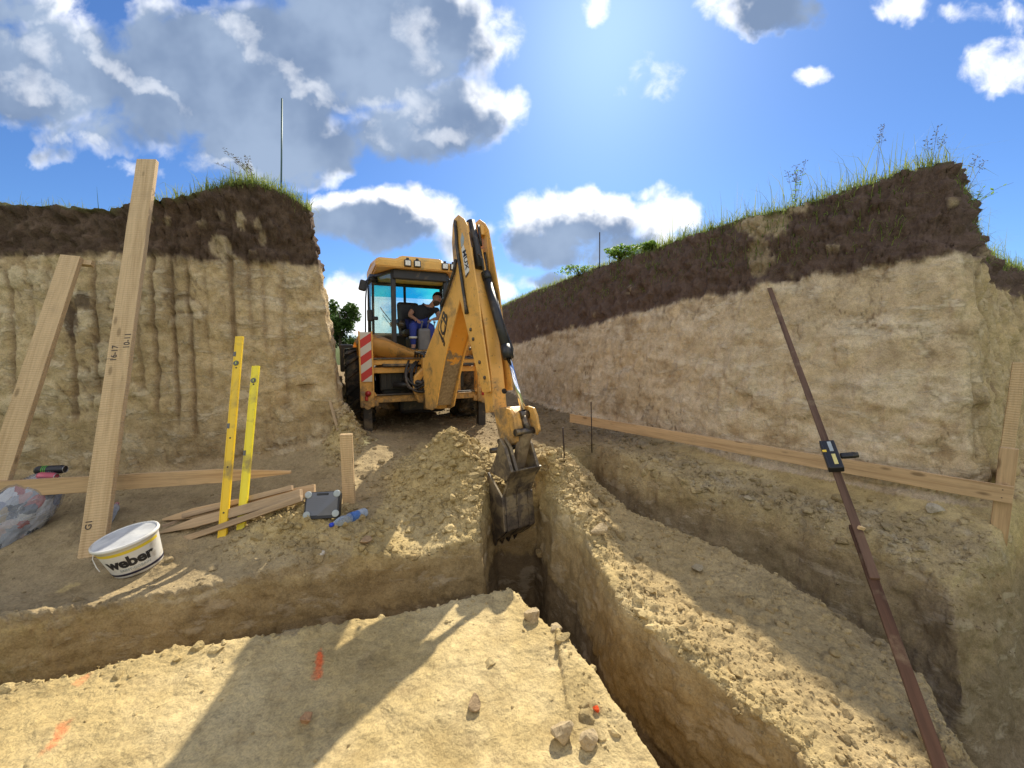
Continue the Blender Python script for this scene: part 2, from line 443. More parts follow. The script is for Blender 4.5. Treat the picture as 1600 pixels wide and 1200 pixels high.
def gauss(X, Y, x, y, rx, ry=None, rot=0.0):
    ry = ry or rx; c, s = math.cos(rot), math.sin(rot); dx, dy = X - x, Y - y
    return np.exp(-(((dx * c + dy * s) / rx) ** 2 + ((-dx * s + dy * c) / ry) ** 2))

TRENCH_L = [(-7, 1.15), (-4.2, 1.75), (-2.95, 2.03), (-2.05, 2.36), (-1.35, 2.62), (-.8, 2.78), (-.25, 2.92), (.1, 2.9), (.1, 2.45),
            (0.0, 2.52), (-.65, 2.30), (-1.2, 2.14), (-1.71, 1.92), (-2.3, 1.58), (-3.2, 1.15), (-7, .35)]
TRENCH_M = [(0, 2.58), (-.2, 2.9), (-.23, 3.2), (-.21, 3.4), (-.14, 3.66), (.24, 3.70), (.31, 3.5), (.36, 3.25), (.52, 2.95), (.62, 2.15), (.84, 1.78), (1.07, 1.45), (1.12, 1.2), (1.3, .5), (1.4, -2),
            (.95, -2), (.85, .4), (.66, 1.33), (.44, 1.86), (.2, 2.26)]
TRENCH_R = [(.85, 4.85), (1.02, 4.1), (1.25, 3.55), (1.68, 3.08), (2.10, 2.58), (2.25, 2.06), (2.12, 1.7), (1.93, 1.42), (1.76, 1.18), (1.62, .9), (1.8, -2), (9, -2),
            (9, 3.2), (4.2, 2.9), (3.62, 2.56), (3.2, 2.35), (2.82, 2.22), (2.78, 2.6), (2.38, 3.22), (1.95, 3.55), (1.5, 3.98), (1.2, 4.55), (1.05, 5.0)]
TRENCH_R = [(x_ + (.02 if 1.1 < y_ and i_ > 14 else 0), y_ + (.02 if i_ > 14 else 0)) for i_, (x_, y_) in enumerate(TRENCH_R)]
BANK_L = [(-30, 3.7), (-8, 3.6), (-5.3, 3.80), (-3.60, 3.86), (-2.74, 4.22), (-2.10, 4.62), (-2.14, 4.85), (-3.0, 6.5), (-4.4, 9.4), (-6.3, 13.4), (-8.6, 18.5), (-30, 18.5)]
KR = .83
BANK_R = [(KR * q[0], KR * q[1]) for q in [(36, 12), (8.6, 6.0), (6.3, 4.7), (4.85, 3.75), (4.45, 3.62), (4.0, 4.0), (2.88, 5.35), (2.1, 7.1), (1.4, 8.8), (.3, 12), (-2.6, 22.5), (36, 22.5)]]

def terrain(X, Y):
    """height field of the dig; returns height and the fields used for colour and roughness"""
    X = np.asarray(X, np.float64); Y = np.asarray(Y, np.float64); sh = X.shape
    P3 = np.stack([X.ravel(), Y.ravel(), np.zeros(X.size)], 1)
    w1 = fbm(P3, 1.7, 4, seed=3).reshape(sh); w2 = fbm(P3, 6.0, 4, seed=9, gain=.6).reshape(sh)
    g = .05 + .05 * w1 + .24 * sst(Y, 3.2, 4.8)
    # foreground pad rises to the left; left ledge climbs towards the bank
    padl = sst(-X, 1.0, 2.9) * (1 - sst(Y, 2.0, 2.6))
    g = g - .05 * (1 - sst(Y, 2.6, 3.2)) + .17 * padl
    sdl = sdpoly(X, Y, BANK_L); sdr = sdpoly(X, Y, BANK_R)
    ledge = sst(Y, 2.0, 3.4) * sst(-X, .6, 1.7) * (1 - sst(Y, 5.0, 6.2))
    g = g + .17 * ledge - .10 * sst(-X, 1.6, 3.0) * (1 - sst(Y, 2.1, 2.9)) * sst(Y, 1.6, 2.2)
    # shelf below the right bank
    tl = np.clip(((X - 1.0) * .82 + (Y - 6.4) * .57 + 1.0) / 1.0, -2, 3)
    shelf = sst(sdr, 1.3, .0) * sst(X, .7, 1.5)
    g = g + shelf * .24 * (1 - .7 * sst(Y, 3.0, 4.4)) - .16 * sst(sdr, .4, 1.4) * sst(X, 1.7, 2.6)
    # ridge between the two trenches
    sdm = sdpoly(X, Y, TRENCH_M) + .055 * w1 + .035 * w2
    sdR = sdpoly(X, Y, TRENCH_R) + .08 * w1 + .05 * w2
    sdL = sdpoly(X, Y, TRENCH_L) + .035 * w1 + .028 * w2
    spine = np.exp(-((sdm - .16) / .2) ** 2) * (X > .25) * (sdm > -.1)
    g = g + .10 * spine * sst(Y, 1.0, 3.0) + .14 * spine * sst(Y, 2.7, 3.8)
    # spoil heaps
    m1 = gauss(X, Y, -.62, 3.95, .42, .44); m2 = gauss(X, Y, .50, 4.10, .24, .50)
    m3 = gauss(X, Y, -.42, 3.4, .22, .34); m4 = gauss(X, Y, -1.72, 2.98, .36, .22, .35)
    m5 = gauss(X, Y, -2.10, 4.75, .17, .45, .4); m6 = gauss(X, Y, -1.25, 2.86, .35, .2)
    m7 = gauss(X, Y, -3.05, 6.7, .25, .7, .42); m8 = gauss(X, Y, -2.42, 1.60, .20, .12, .35); m9 = gauss(X, Y, -1.7, 1.84, .5, .08, .42)
    heaps = .58 * m1 + .26 * m2 + .18 * m3 + .17 * m4 + .40 * m5 + .06 * m6 + .75 * m7 + .07 * m8 + .03 * m9
    g = g + heaps * (1 + .35 * w2)
    # talus at the foot of the banks
    g = g + .08 * np.exp(-np.clip(sdl, 0, 9) / .14) + .12 * np.exp(-np.clip(sdr, 0, 9) / .18)
    rubl = shelf * sst(sdr, .15, .5) * (sdR > -.05) * .9
    g = g + rubl * .03 * w2 * 2
    # trenches
    wl = lambda sd, w: sst(sd, w, -w)
    fl = -.78 + .05 * w1
    tL = wl(sdL, .055); g2 = lerp(g, np.minimum(fl, g), tL)
    fm = -1.18 + .25 * (1 - sst(Y, .9, 2.0)) + .04 * w1
    tM = wl(sdm, .07); g2 = lerp(g2, np.minimum(fm, g2), tM)
    fr = -1.05 + .10 * w1 + .30 * sst(X, 2.3, 3.6) * (1 - sst(Y, 1.1, 2.0)) + .35 * sst(Y, 3.6, 4.8)
    wR = lerp(.08, .20, sst(sdr, 1.7, 1.0) * sst(Y, 1.6, 2.6)); tR = sst(sdR, wR, -wR); g2 = lerp(g2, np.minimum(fr, g2), tR)
    # banks
    topl = 3.05 + .10 * w1 + .05 * w2 + .42 * gauss(X, Y, -2.95, 4.62, .72, .75) + .10 * gauss(X, Y, -6.1, 4.4, .5, .6) + .06 * sst(-X, 4, 6)
    topr = CZ + KR * 1.86 + .07 * w1 + .05 * w2 + .10 * gauss(X, Y, 3.74, 3.5, .8, .8) - .45 * sst(X, 4.3, 5.6)
    nl = .06 * w1 + .03 * w2
    dl = np.clip(-(sdl + nl), 0, 9); dr = np.clip(-(sdr + nl), 0, 9)
    pl = np.clip(dl / .26, 0, 1) ** .85; pr = np.clip(dr / .44, 0, 1) ** .9
    h = lerp(g2, np.maximum(topl, g2), pl); h = lerp(h, np.maximum(topr, h), pr)
    # far end: the access ramp climbs slowly out of the cut
    h = np.where((sdl > 0) & (sdr > 0), h + .55 * sst(Y, 9.5, 17), h)
    tr = np.minimum(np.minimum(np.abs(sdL), np.abs(sdm)), np.abs(sdR))
    return h, dict(sdl=sdl, sdr=sdr, sdL=sdL, sdm=sdm, sdR=sdR, heaps=heaps, shelf=shelf, rubl=rubl, w1=w1, w2=w2,
                   spine=spine, lip=np.exp(-np.clip(tr, 0, 9) / .10), tr=np.maximum(np.maximum(tL, tM), tR))
def hgt(x, y): return float(terrain(np.array([x]), np.array([y]))[0][0])
def hit(u, v, t0=.8, t1=20):
    """first point where a sight line meets the ground"""
    ts = np.linspace(t0, t1, 1200); r = ray(u, v)
    Pp = CAMP + ts[:, None] * r; hh = terrain(Pp[:, 0], Pp[:, 1])[0]
    b = np.argmax(Pp[:, 2] < hh); return Vector((Pp[b, 0], Pp[b, 1], hh[b]))

# --- grid whose cells grow with distance, contoured as a surface net so that steep faces get even quads
NI, NK = 740, 290
A = np.linspace(-1.52, 1.52, NI)
YS = [-1.0]
while YS[-1] < 18: YS.append(YS[-1] + (.0066 * (max(YS[-1], 0) + 1.3) if YS[-1] > .6 else .03))
YS = np.array(YS); NJ = len(YS); SC = np.clip(YS, -.1, None) + .62
C = np.linspace(-1.55, .56, NK)
XX = A[:, None] * SC[None, :]; YY = np.broadcast_to(YS[None, :], XX.shape)
HH, _ = terrain(XX, YY)
ZZ = CZ + C[None, :] * SC[:, None]                                   # (NJ, NK)
HH = np.clip(HH, ZZ.min(1)[None, :] + .02, ZZ.max(1)[None, :] - .02)
S = ZZ[None] > HH[:, :, None]                                        # air
allc = np.ones((NI - 1, NJ - 1, NK - 1), bool); anyc = np.zeros_like(allc)
for di in (0, 1):
    for dj in (0, 1):
        for dk in (0, 1):
            s = S[di:NI - 1 + di, dj:NJ - 1 + dj, dk:NK - 1 + dk]; allc &= s; anyc |= s
act = anyc & ~allc; del allc, anyc
IDX = np.argwhere(act); LIN = np.ravel_multi_index(IDX.T, act.shape); del act
def fval(i, j, k): return ZZ[j, k] - HH[i, j]
acc = np.zeros((len(IDX), 3)); cnt = np.zeros(len(IDX))
ii, jj, kk = IDX.T
for ax in range(3):
    for b in (0, 1):
        for c in (0, 1):
            o0 = [0, 0, 0]; o1 = [0, 0, 0]; oth = [q for q in range(3) if q != ax]
            o0[oth[0]] = o1[oth[0]] = b; o0[oth[1]] = o1[oth[1]] = c; o1[ax] = 1
            f0 = fval(ii + o0[0], jj + o0[1], kk + o0[2]); f1 = fval(ii + o1[0], jj + o1[1], kk + o1[2])
            m = (f0 > 0) != (f1 > 0); t = np.where(m, f0 / np.where(m, f0 - f1, 1), 0)
            for q in range(3):
                acc[:, q] += m * (o0[q] + (t if q == ax else 0))
            cnt += m
g = IDX + acc / cnt[:, None]
yv = np.interp(g[:, 1], np.arange(NJ), YS); sc = np.interp(g[:, 1], np.arange(NJ), SC)
VERT = np.stack([np.interp(g[:, 0], np.arange(NI), A) * sc, yv, CZ + np.interp(g[:, 2], np.arange(NK), C) * sc], 1)
quads = []
for ax in range(3):
    a = [slice(1, -1)] * 3; a2 = list(a); a[ax] = slice(0, -1); a2[ax] = slice(1, None)
    s0, s1 = S[tuple(a)], S[tuple(a2)]
    for flip in (False, True):
        e = np.argwhere((s0 & ~s1) if flip else (~s0 & s1))
        for q in range(3):
            if q != ax: e[:, q] += 1
        o1, o2 = [(1, 2), (2, 0), (0, 1)][ax]
        cs = []
        for (b, c) in ((-1, -1), (0, -1), (0, 0), (-1, 0)):
            cc = e.copy(); cc[:, o1] += b; cc[:, o2] += c
            ok = np.ones(len(cc), bool)
            cs.append(np.searchsorted(LIN, np.ravel_multi_index(cc.T, (NI - 1, NJ - 1, NK - 1), mode='clip')))
        qd = np.stack(cs, 1)
        quads.append(qd[:, ::-1] if flip else qd)
del S
QUAD = np.concatenate(quads); QUAD = QUAD[(QUAD < len(VERT)).all(1)]
def vnormals(V, Q):
    n = np.cross(V[Q[:, 2]] - V[Q[:, 0]], V[Q[:, 3]] - V[Q[:, 1]]); N = np.zeros_like(V)
    for q in range(4):
        for c in range(3): N[:, c] += np.bincount(Q[:, q], n[:, c], len(V))
    return N / (np.linalg.norm(N, axis=1)[:, None] + 1e-9)
# relax a little, the net steps otherwise
for _ in range(2):
    s = np.zeros_like(VERT); c = np.zeros(len(VERT))
    for q in range(4):
        for r in (1, 3):
            t = QUAD[:, (q + r) % 4]
            for cc in range(3): s[:, cc] += np.bincount(QUAD[:, q], VERT[t, cc], len(VERT))
            c += np.bincount(QUAD[:, q], minlength=len(VERT))
    VERT = lerp(VERT, s / np.maximum(c, 1)[:, None], .5 * (c > 0)[:, None])
NRM = vnormals(VERT, QUAD)
_, FD = terrain(VERT[:, 0], VERT[:, 1])
V0 = VERT.astype(np.float32)
x, y, z = VERT.T
steep = 1 - np.clip(NRM[:, 2], 0, 1)
left_b = FD['sdl'] < .10; right_b = FD['sdr'] < .10
wall = sst(steep, .35, .75)
onL = left_b & (z > .35); onR = right_b & (z > .35)
rr = x / np.maximum(y, .3)                                            # bearing, for marks that run up the faces
# roughness of the ground by region
n_big = fbm(V0, 3.2, 3, seed=21); n_mid = fbm(V0, 11, 3, seed=31, billow=True); n_fine = fbm(V0, 38, 3, seed=41, gain=.6)
heapm = np.clip(FD['heaps'] / .12, 0, 1)
rough = .42 + .8 * heapm + .8 * FD['rubl'] + .55 * FD['lip'] * (NRM[:, 2] > .5) + .8 * np.clip(FD['spine'], 0, 1) * sst(y, 1.2, 2.4) + .3 * sst(y, 4.5, 6) * (1 - wall)
pad = (y < 2.6) & (x < .7) & (FD['tr'] < .1) & (FD['sdl'] > .3)
rough = rough + .55 * sst(FD['sdm'], .1, .4) * (x > .45) * (FD['sdR'] > .02) * (FD['sdr'] > 1.0) * (y < 4.3) * sst(n_big, -.25, .2)
rough = np.where(pad, np.minimum(rough, .20 + .5 * FD['lip']), rough)
trw = wall * (z < .25) * (FD['sdl'] > .2) * (FD['sdr'] > .2)
rough = rough * (1 - .65 * trw)
wf1, wcr, wid = worley(V0 + .03 * np.stack([n_mid, n_fine, n_big], 1), 11, 7); vf1, vcr, vid = worley(V0 + .05 * np.stack([n_fine, n_mid, n_mid], 1), 4.2, 17, (1, 1, 1.3))
chunk = (wid - .5) * sst(wcr, .0, .22) - .35 * (1 - sst(wcr, 0, .14)); slab = (vid - .5) * sst(vcr, 0, .25) - .3 * (1 - sst(vcr, 0, .10))
disp = rough * (.014 * n_mid + .024 * n_fine + .03 * n_big + .032 * chunk) + .012 * n_big
# trench walls: smooth cut with faint bucket drag lines
disp += trw * (.016 * slab + .010 * chunk + .016 * fbm(V0, 4.5, 3, seed=53, stretch=(1, 1, .35), ridge=True) + .012 * fbm(V0, 3, 3, seed=51, stretch=(1, 1, 4)) + .006 * fbm(V0, 16, 2, seed=52, stretch=(1, 1, .3)))
# left bank: vertical tooth grooves, crumbly blocks
vst = fbm(V0, 5.0, 4, seed=61, stretch=(1, 1, .22)); blocks = fbm(V0, 6.5, 4, seed=65, ridge=True) + .8 * fbm(V0, 3.1, 4, seed=66, ridge=True, stretch=(1, 1, 1.6))
dl_ = onL * wall * (.012 * vst + .022 * blocks + .040 * slab + .016 * chunk + .035 * fbm(V0, 1.6, 2, seed=67) + .012 * n_fine)
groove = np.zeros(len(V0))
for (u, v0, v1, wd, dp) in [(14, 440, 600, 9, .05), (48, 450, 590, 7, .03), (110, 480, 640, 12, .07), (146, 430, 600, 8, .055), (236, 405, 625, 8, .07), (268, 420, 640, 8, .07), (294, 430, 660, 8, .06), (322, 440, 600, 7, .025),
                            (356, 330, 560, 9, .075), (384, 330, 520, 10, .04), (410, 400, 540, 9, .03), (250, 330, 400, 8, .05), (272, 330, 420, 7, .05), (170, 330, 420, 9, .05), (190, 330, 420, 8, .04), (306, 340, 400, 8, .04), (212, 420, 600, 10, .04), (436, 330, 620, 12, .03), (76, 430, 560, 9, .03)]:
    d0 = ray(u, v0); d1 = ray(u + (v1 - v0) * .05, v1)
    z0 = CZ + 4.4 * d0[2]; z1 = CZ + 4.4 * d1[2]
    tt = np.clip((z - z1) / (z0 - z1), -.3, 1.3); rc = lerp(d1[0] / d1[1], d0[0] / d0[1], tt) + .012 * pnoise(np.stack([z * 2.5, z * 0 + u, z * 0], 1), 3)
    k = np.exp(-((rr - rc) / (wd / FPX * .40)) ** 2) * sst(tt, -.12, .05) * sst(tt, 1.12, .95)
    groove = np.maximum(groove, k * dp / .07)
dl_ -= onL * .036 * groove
# right bank: flat scraped face with thin ledges, corner with deep vertical tooth marks
strata = fbm(V0, 2.2, 5, seed=71, stretch=(.55, .55, 4.5), ridge=True)
sr_ = x * .6 - y * .8                                                # along the face: the bucket was dragged across it in shallow arcs
scr = fbm(np.stack([(sr_ * .75 + z * .66) * .35, (-sr_ * .66 + z * .75) * 5.5, z * 0 + 3], 1).astype(np.float32), 1.3, 4, seed=91, ridge=True)
side = sst(x - .35 * (y - 3.15), 4.35 * KR, 4.9 * KR)
teeth = fbm(V0, 9, 3, seed=75, stretch=(1, 1, .10))
dr_ = onR * wall * ((.022 * strata + .020 * scr) * (1 - side) + .14 * teeth * (.05 + side) + .018 * blocks + .06 * slab * sst(n_big, -.2, .2) + .008 * chunk + .07 * fbm(V0, 1.1, 2, seed=77) + .006 * n_fine)
# dark topsoil is crumbly
bz = np.where(FD['sdl'] < FD['sdr'], 2.55 + .05 * fbm(V0, 2.5, 3, seed=81), CZ + KR * .95 - .085 * np.clip(y - 4 * KR, 0, 14) + .10 * fbm(V0, .9, 2, seed=83))
top = sst(z - bz + .20 * fbm(V0, 3.5, 5, seed=85, stretch=(1, 1, .6), gain=.68) + .05 * chunk, -.035, .035) * (onL | onR)
disp = np.where(onL, dl_, np.where(onR, dr_, disp)) + top * wall * (.02 * n_mid + .024 * n_fine + .055 * chunk + .05 * slab - .05 * sst(z - bz, 0, .25) * (1 - sst(z - bz, .5, .8)) * onL * .6)
edge = (onL | onR) * (1 - wall)
disp += edge * (.01 * n_mid + .012 * n_fine + .03 * chunk)
VERT = VERT + NRM * disp[:, None]
NRM = vnormals(VERT, QUAD); V0 = VERT.astype(np.float32); x, y, z = VERT.T

# --- colours of the soils (some shade painted in)
def c3(*c): return np.array(c, np.float32)[None, :]
def mixv(a, b, t): return a + (b - a) * np.asarray(t, np.float32)[:, None]
m1 = fbm(V0, 1.3, 4, seed=101); m2 = fbm(V0, 5, 4, seed=103, gain=.6); m3 = fbm(V0 + .25 * np.stack([m2, m2, m1], 1).astype(np.float32), 1.8, 5, seed=105, stretch=(.6, .6, 2.6), gain=.6); m4 = fbm(V0, 14, 3, seed=107)
col = mixv(c3(.42, .32, .15), c3(.51, .405, .215), sst(m1 + m2 * .6, -.25, .3))           # pale loess
col = mixv(col, c3(.36, .27, .135), sst(m2 + .5 * m4, .05, .4) * .6)
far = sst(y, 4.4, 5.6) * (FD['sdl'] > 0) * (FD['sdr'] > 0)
col = mixv(col, c3(.18, .135, .085), far * .8 * (1 - np.clip(FD['heaps'] / .2, 0, 1)))  # ground round the machine darkened: its shade is put into the soil colour
rdg = sst(FD['sdm'], .05, .3) * (x > .45) * sst(FD['sdR'], .0, .1) * (FD['sdr'] > 1.0) * (y < 4.3)
col = mixv(col, c3(.36, .27, .145), rdg * .6)  # shadow on the ridge put partly into its soil colour
col = mixv(col, c3(.25, .205, .14), np.clip(FD['rubl'] * 1.0, 0, 1) * .9)  # rubble grey, made darker to paint in the shelf's shade
col = mixv(col, c3(.42, .38, .30), np.clip(FD['rubl'], 0, 1) * sst(m2 + m4, .1, .35) * .8)
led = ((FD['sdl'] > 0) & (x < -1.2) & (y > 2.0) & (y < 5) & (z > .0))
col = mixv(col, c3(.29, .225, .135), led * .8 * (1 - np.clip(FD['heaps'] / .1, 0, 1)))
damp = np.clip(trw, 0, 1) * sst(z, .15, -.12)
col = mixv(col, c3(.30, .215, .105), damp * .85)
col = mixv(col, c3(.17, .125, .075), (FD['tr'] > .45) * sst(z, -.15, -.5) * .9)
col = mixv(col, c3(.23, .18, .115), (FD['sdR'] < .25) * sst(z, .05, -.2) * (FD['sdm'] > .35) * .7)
# banks
lo = mixv(c3(.45, .335, .18), c3(.56, .44, .27), sst(m2 + .5 * m4, -.2, .35)); lo = mixv(lo, c3(.33, .235, .12), sst(m1 + .6 * vst, .05, .4) * .6)
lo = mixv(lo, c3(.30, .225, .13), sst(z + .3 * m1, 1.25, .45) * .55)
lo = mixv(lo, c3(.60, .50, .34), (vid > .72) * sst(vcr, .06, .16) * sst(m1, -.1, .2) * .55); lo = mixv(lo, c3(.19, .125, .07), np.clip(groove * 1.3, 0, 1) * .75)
ro = mixv(c3(.50, .385, .24), c3(.62, .51, .36), sst(m3, -.12, .2)); ro = mixv(ro, c3(.36, .265, .15), sst(m3 + .4 * m2, .12, .4) * .8); ro = mixv(ro, c3(.27, .21, .14), sst(.7 * m3 - m1 * .8, .22, .4) * .7)
ro = mixv(ro, c3(.37, .28, .16), sst(-scr, .05, .3) * .5); ro = mixv(ro, c3(.44, .33, .17), side * .8); ro = mixv(ro, c3(.24, .165, .09), side * sst(-teeth, .0, .2) * .85)
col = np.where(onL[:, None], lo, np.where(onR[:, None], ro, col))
ts = mixv(c3(.075, .05, .034), c3(.125, .085, .058), sst(m2 + m4, -.3, .4))
ts = mixv(ts, c3(.115, .078, .062), onR * .8)
# pale patches dragged through the dark soil
pat = (sst(fbm(V0, 2.6, 3, seed=111, stretch=(1, 1, .5)) + .5 * m4, .36, .46) * .75) * onR * sst(bz + .55, z, z + .1) * (x < 4.2)
def spot(u, v, t, ru, rv):
    p = Pt(u, v, t); k = FPX / t
    q = np.stack([x / np.maximum(y, .3), (z - CZ) / np.maximum(y, .3)], 1); c = np.array([p[0] / p[1], (p[2] - CZ) / p[1]])
    e = ((q[:, 0] - c[0]) * FPX / ru) ** 2 + ((q[:, 1] - c[1]) * FPX / rv) ** 2
    return sst(e + 1.4 * m2 + .8 * m4, 1.15, .75)
for (u, v, t, ru, rv, k) in [(343, 386, 4.6, 15, 17, .9), (376, 345, 4.7, 7, 14, .8), (402, 350, 4.8, 6, 9, .6), (236, 340, 4.4, 4, 9, .6), (262, 345, 4.4, 5, 8, .6), (410, 372, 4.8, 6, 12, .5), (1190, 350, 5.6, 42, 20, .8), (1235, 322, 5.2, 28, 12, .7), (1185, 400, 5.6, 16, 34, .55), (1560, 395, 6, 26, 8, .5)]:
    pat = np.maximum(pat, k * spot(u, v, t, ru, rv) * (onL | onR))
fleck = (wid > .90) * sst(wcr, .05, .12) * sst(m1 + .4 * m2 - .5 * (z - bz), -.1, .15) * (.55 + .3 * onR)
pat = np.maximum(pat, fleck)
ts = mixv(ts, c3(.42, .33, .20), np.clip(pat, 0, 1))
stain = sst(fbm(V0, 3.0, 4, seed=113, stretch=(1, 1, .35)), .02, .3) * sst(z, bz - .55, bz) * (onL | onR)
col = mixv(col, c3(.16, .11, .07), stain * .5 * (onL | onR))
for (u, v, t, ru, rv) in [(110, 500, 4.1, 11, 30), (128, 470, 4.1, 14, 14)]:
    col = mixv(col, c3(.09, .06, .042), spot(u, v, t, ru, rv) * onL * .85)
col = np.where(onL[:, None] | onR[:, None], mixv(col, ts, top), col)
turf = (1 - wall) * (z > 2.6) * (onL | onR)
col = mixv(col, c3(.085, .085, .03), turf * .8)
# marker spray on the pad
def spray(u0, v0, u1, v1, w, k):
    global col
    a, b = Pz(u0, v0, .03), Pz(u1, v1, .03); d = b[:2] - a[:2]; L = np.linalg.norm(d); d /= L
    px, py = x - a[0], y - a[1]; tt = np.clip((px * d[0] + py * d[1]) / L, 0, 1)
    e = np.hypot(px - d[0] * tt * L, py - d[1] * tt * L)
    f = sst(e + .05 * m2 + .09 * m4, w, w * .2) * pad * np.clip(.75 + 1.6 * m4, 0, 1)
    col = mixv(col, c3(.85, .12, .03), f * k)
spray(500, 1010, 497, 1046, .020, 1.0); spray(146, 1062, 128, 1082, .020, .6); spray(96, 1154, 82, 1182, .026, .7)
crk = (1 - sst(vcr, .015, .06)) * sst(m1, .0, .22) * (onL | onR) * wall * (1 - top)
col = mixv(col, c3(.17, .12, .07), crk * .75)
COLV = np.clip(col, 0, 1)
CUT = np.clip((1.0 * onR * (1 - .6 * side) + .75 * onL * (1 - np.clip(groove, 0, 1))) * sst(steep, .2, .6) * (1 - top) + .5 * trw, 0, 1)
BSC = np.clip(1 - .40 * trw * sst(z, .1, -.15) - .2 * onR * wall * (1 - top) * (1 - side), .2, 1)      # cut faces are smoother than loose soil

def soil_mat(name, bscale):
    m, nt, b = new_mat(name); N, L = nt.nodes, nt.links
    at = N.new('ShaderNodeAttribute'); at.attribute_name = 'soil'
    n1 = tnoise(nt, 22, 8, .68, dist=.6); n2 = tnoise(nt, 110, 5, .6); n3 = tnoise(nt, 5, 7, .66, dist=.5)
    f = N.new('ShaderNodeMath'); f.operation = 'MULTIPLY_ADD'; L.new(n1.outputs['Fac'], f.inputs[0]); f.inputs[1].default_value = .8
    L.new(n2.outputs['Fac'], f.inputs[2])
    v = ramp(nt, f.outputs[0], [(.62, (.74, .72, .69)), (.9, (1.0, 1.0, 1.0)), (1.0, (1.15, 1.14, 1.11))])
    c = mixc(nt, 1.0, at.outputs['Color'], v, 'MULTIPLY')
    v3 = ramp(nt, n3.outputs['Fac'], [(.28, (.72, .70, .67)), (.5, (1.0, 1.0, 1.0)), (.74, (1.2, 1.2, 1.2))])
    c = mixc(nt, 1.0, c, v3, 'MULTIPLY')
    # cut faces: bedding cracks, pale lime flecks and smeared patches, all crisp
    ab = N.new('ShaderNodeAttribute'); ab.attribute_name = 'cut_face'
    rgn = tnoise(nt, 1.0, 7, .62, dist=.5, mapscale=(1.5, 1.5, 6.5)); rgn.noise_type = 'RIDGED_MULTIFRACTAL'
    crk_ = ramp(nt, rgn.outputs['Fac'], [(.66, (0, 0, 0)), (.80, (1, 1, 1))])
    pf = tnoise(nt, 1.0, 9, .68, dist=.3, mapscale=(3.2, 3.2, 8.0)); pfr = ramp(nt, pf.outputs['Fac'], [(.54, (0, 0, 0)), (.60, (.75, .75, .75)), (.8, (1, 1, 1))])
    df = tnoise(nt, 1.0, 9, .66, dist=.4, mapscale=(2.1, 2.1, 3.6)); dfr = ramp(nt, df.outputs['Fac'], [(.36, (1, 1, 1)), (.45, (0, 0, 0))])
    def msk(a, k):
        q = N.new('ShaderNodeMath'); q.operation = 'MULTIPLY'; L.new(a, q.inputs[0]); q2 = N.new('ShaderNodeMath'); q2.operation = 'MULTIPLY'; q2.inputs[1].default_value = k; L.new(ab.outputs['Fac'], q2.inputs[0]); L.new(q2.outputs[0], q.inputs[1]); return q.outputs[0]
    c = mixc(nt, msk(pfr, .7), c, mixc(nt, .75, c, (.74, .64, .48)))
    c = mixc(nt, msk(dfr, .8), c, mixc(nt, 1.0, c, (.66, .60, .52), 'MULTIPLY'))
    c = mixc(nt, msk(crk_, .75), c, mixc(nt, 1.0, c, (.50, .43, .36), 'MULTIPLY'))
    L.new(c, b.inputs['Base Color']); b.inputs['Roughness'].default_value = .95; b.inputs['Specular IOR Level'].default_value = .12
    vo = N.new('ShaderNodeTexVoronoi'); vo.inputs['Scale'].default_value = 42; vo.feature = 'F1'
    t = N.new('ShaderNodeTexCoord'); L.new(t.outputs['Object'], vo.inputs['Vector'])
    hb = N.new('ShaderNodeMath'); hb.operation = 'MULTIPLY_ADD'; L.new(vo.outputs['Distance'], hb.inputs[0]); hb.inputs[1].default_value = -.35; L.new(n1.outputs['Fac'], hb.inputs[2])
    vb = N.new('ShaderNodeTexVoronoi'); vb.inputs['Scale'].default_value = 10; vb.feature = 'F1'; vb.inputs['Randomness'].default_value = 1
    wv = N.new('ShaderNodeVectorMath'); wv.operation = 'MULTIPLY_ADD'; L.new(n3.outputs['Color'], wv.inputs[0]); wv.inputs[1].default_value = (.16, .16, .16); L.new(t.outputs['Object'], wv.inputs[2]); L.new(wv.outputs[0], vb.inputs['Vector'])
    lump = N.new('ShaderNodeMath'); lump.operation = 'MULTIPLY_ADD'; L.new(vb.outputs['Distance'], lump.inputs[0]); lump.inputs[1].default_value = -.5; L.new(n3.outputs['Fac'], lump.inputs[2])
    p0 = bump(nt, lump.outputs[0], .30 * bscale, .07, None)
    rg = tnoise(nt, 9, 6, .55, dist=.3); rg.noise_type = 'RIDGED_MULTIFRACTAL'
    p0 = bump(nt, rg.outputs['Fac'], .22 * bscale, .05, None, p0)
    p = bump(nt, hb.outputs[0], .5 * bscale, .03, None, p0)
    cb_ = N.new('ShaderNodeMath'); cb_.operation = 'MULTIPLY_ADD'; L.new(msk(crk_, 1.0), cb_.inputs[0]); cb_.inputs[1].default_value = -1.0; L.new(msk(pfr, .5), cb_.inputs[2]); p = bump(nt, cb_.outputs[0], .8, .025, None, p)
    bump(nt, n2.outputs['Fac'], .35 * bscale, .006, b, p)
    for nd in list(N):
        if nd.bl_idname == 'ShaderNodeBump':
            s_ = N.new('ShaderNodeMath'); s_.operation = 'MULTIPLY'; s_.inputs[1].default_value = nd.inputs['Strength'].default_value; L.new(at.outputs['Alpha'], s_.inputs[0]); L.new(s_.outputs[0], nd.inputs['Strength'])
    return m
M['soil'] = soil_mat('loess_soil', 1.0)
fx = VERT[QUAD].mean(1)
isL = (onL[QUAD].sum(1) >= 2); isR = (onR[QUAD].sum(1) >= 2) & ~isL
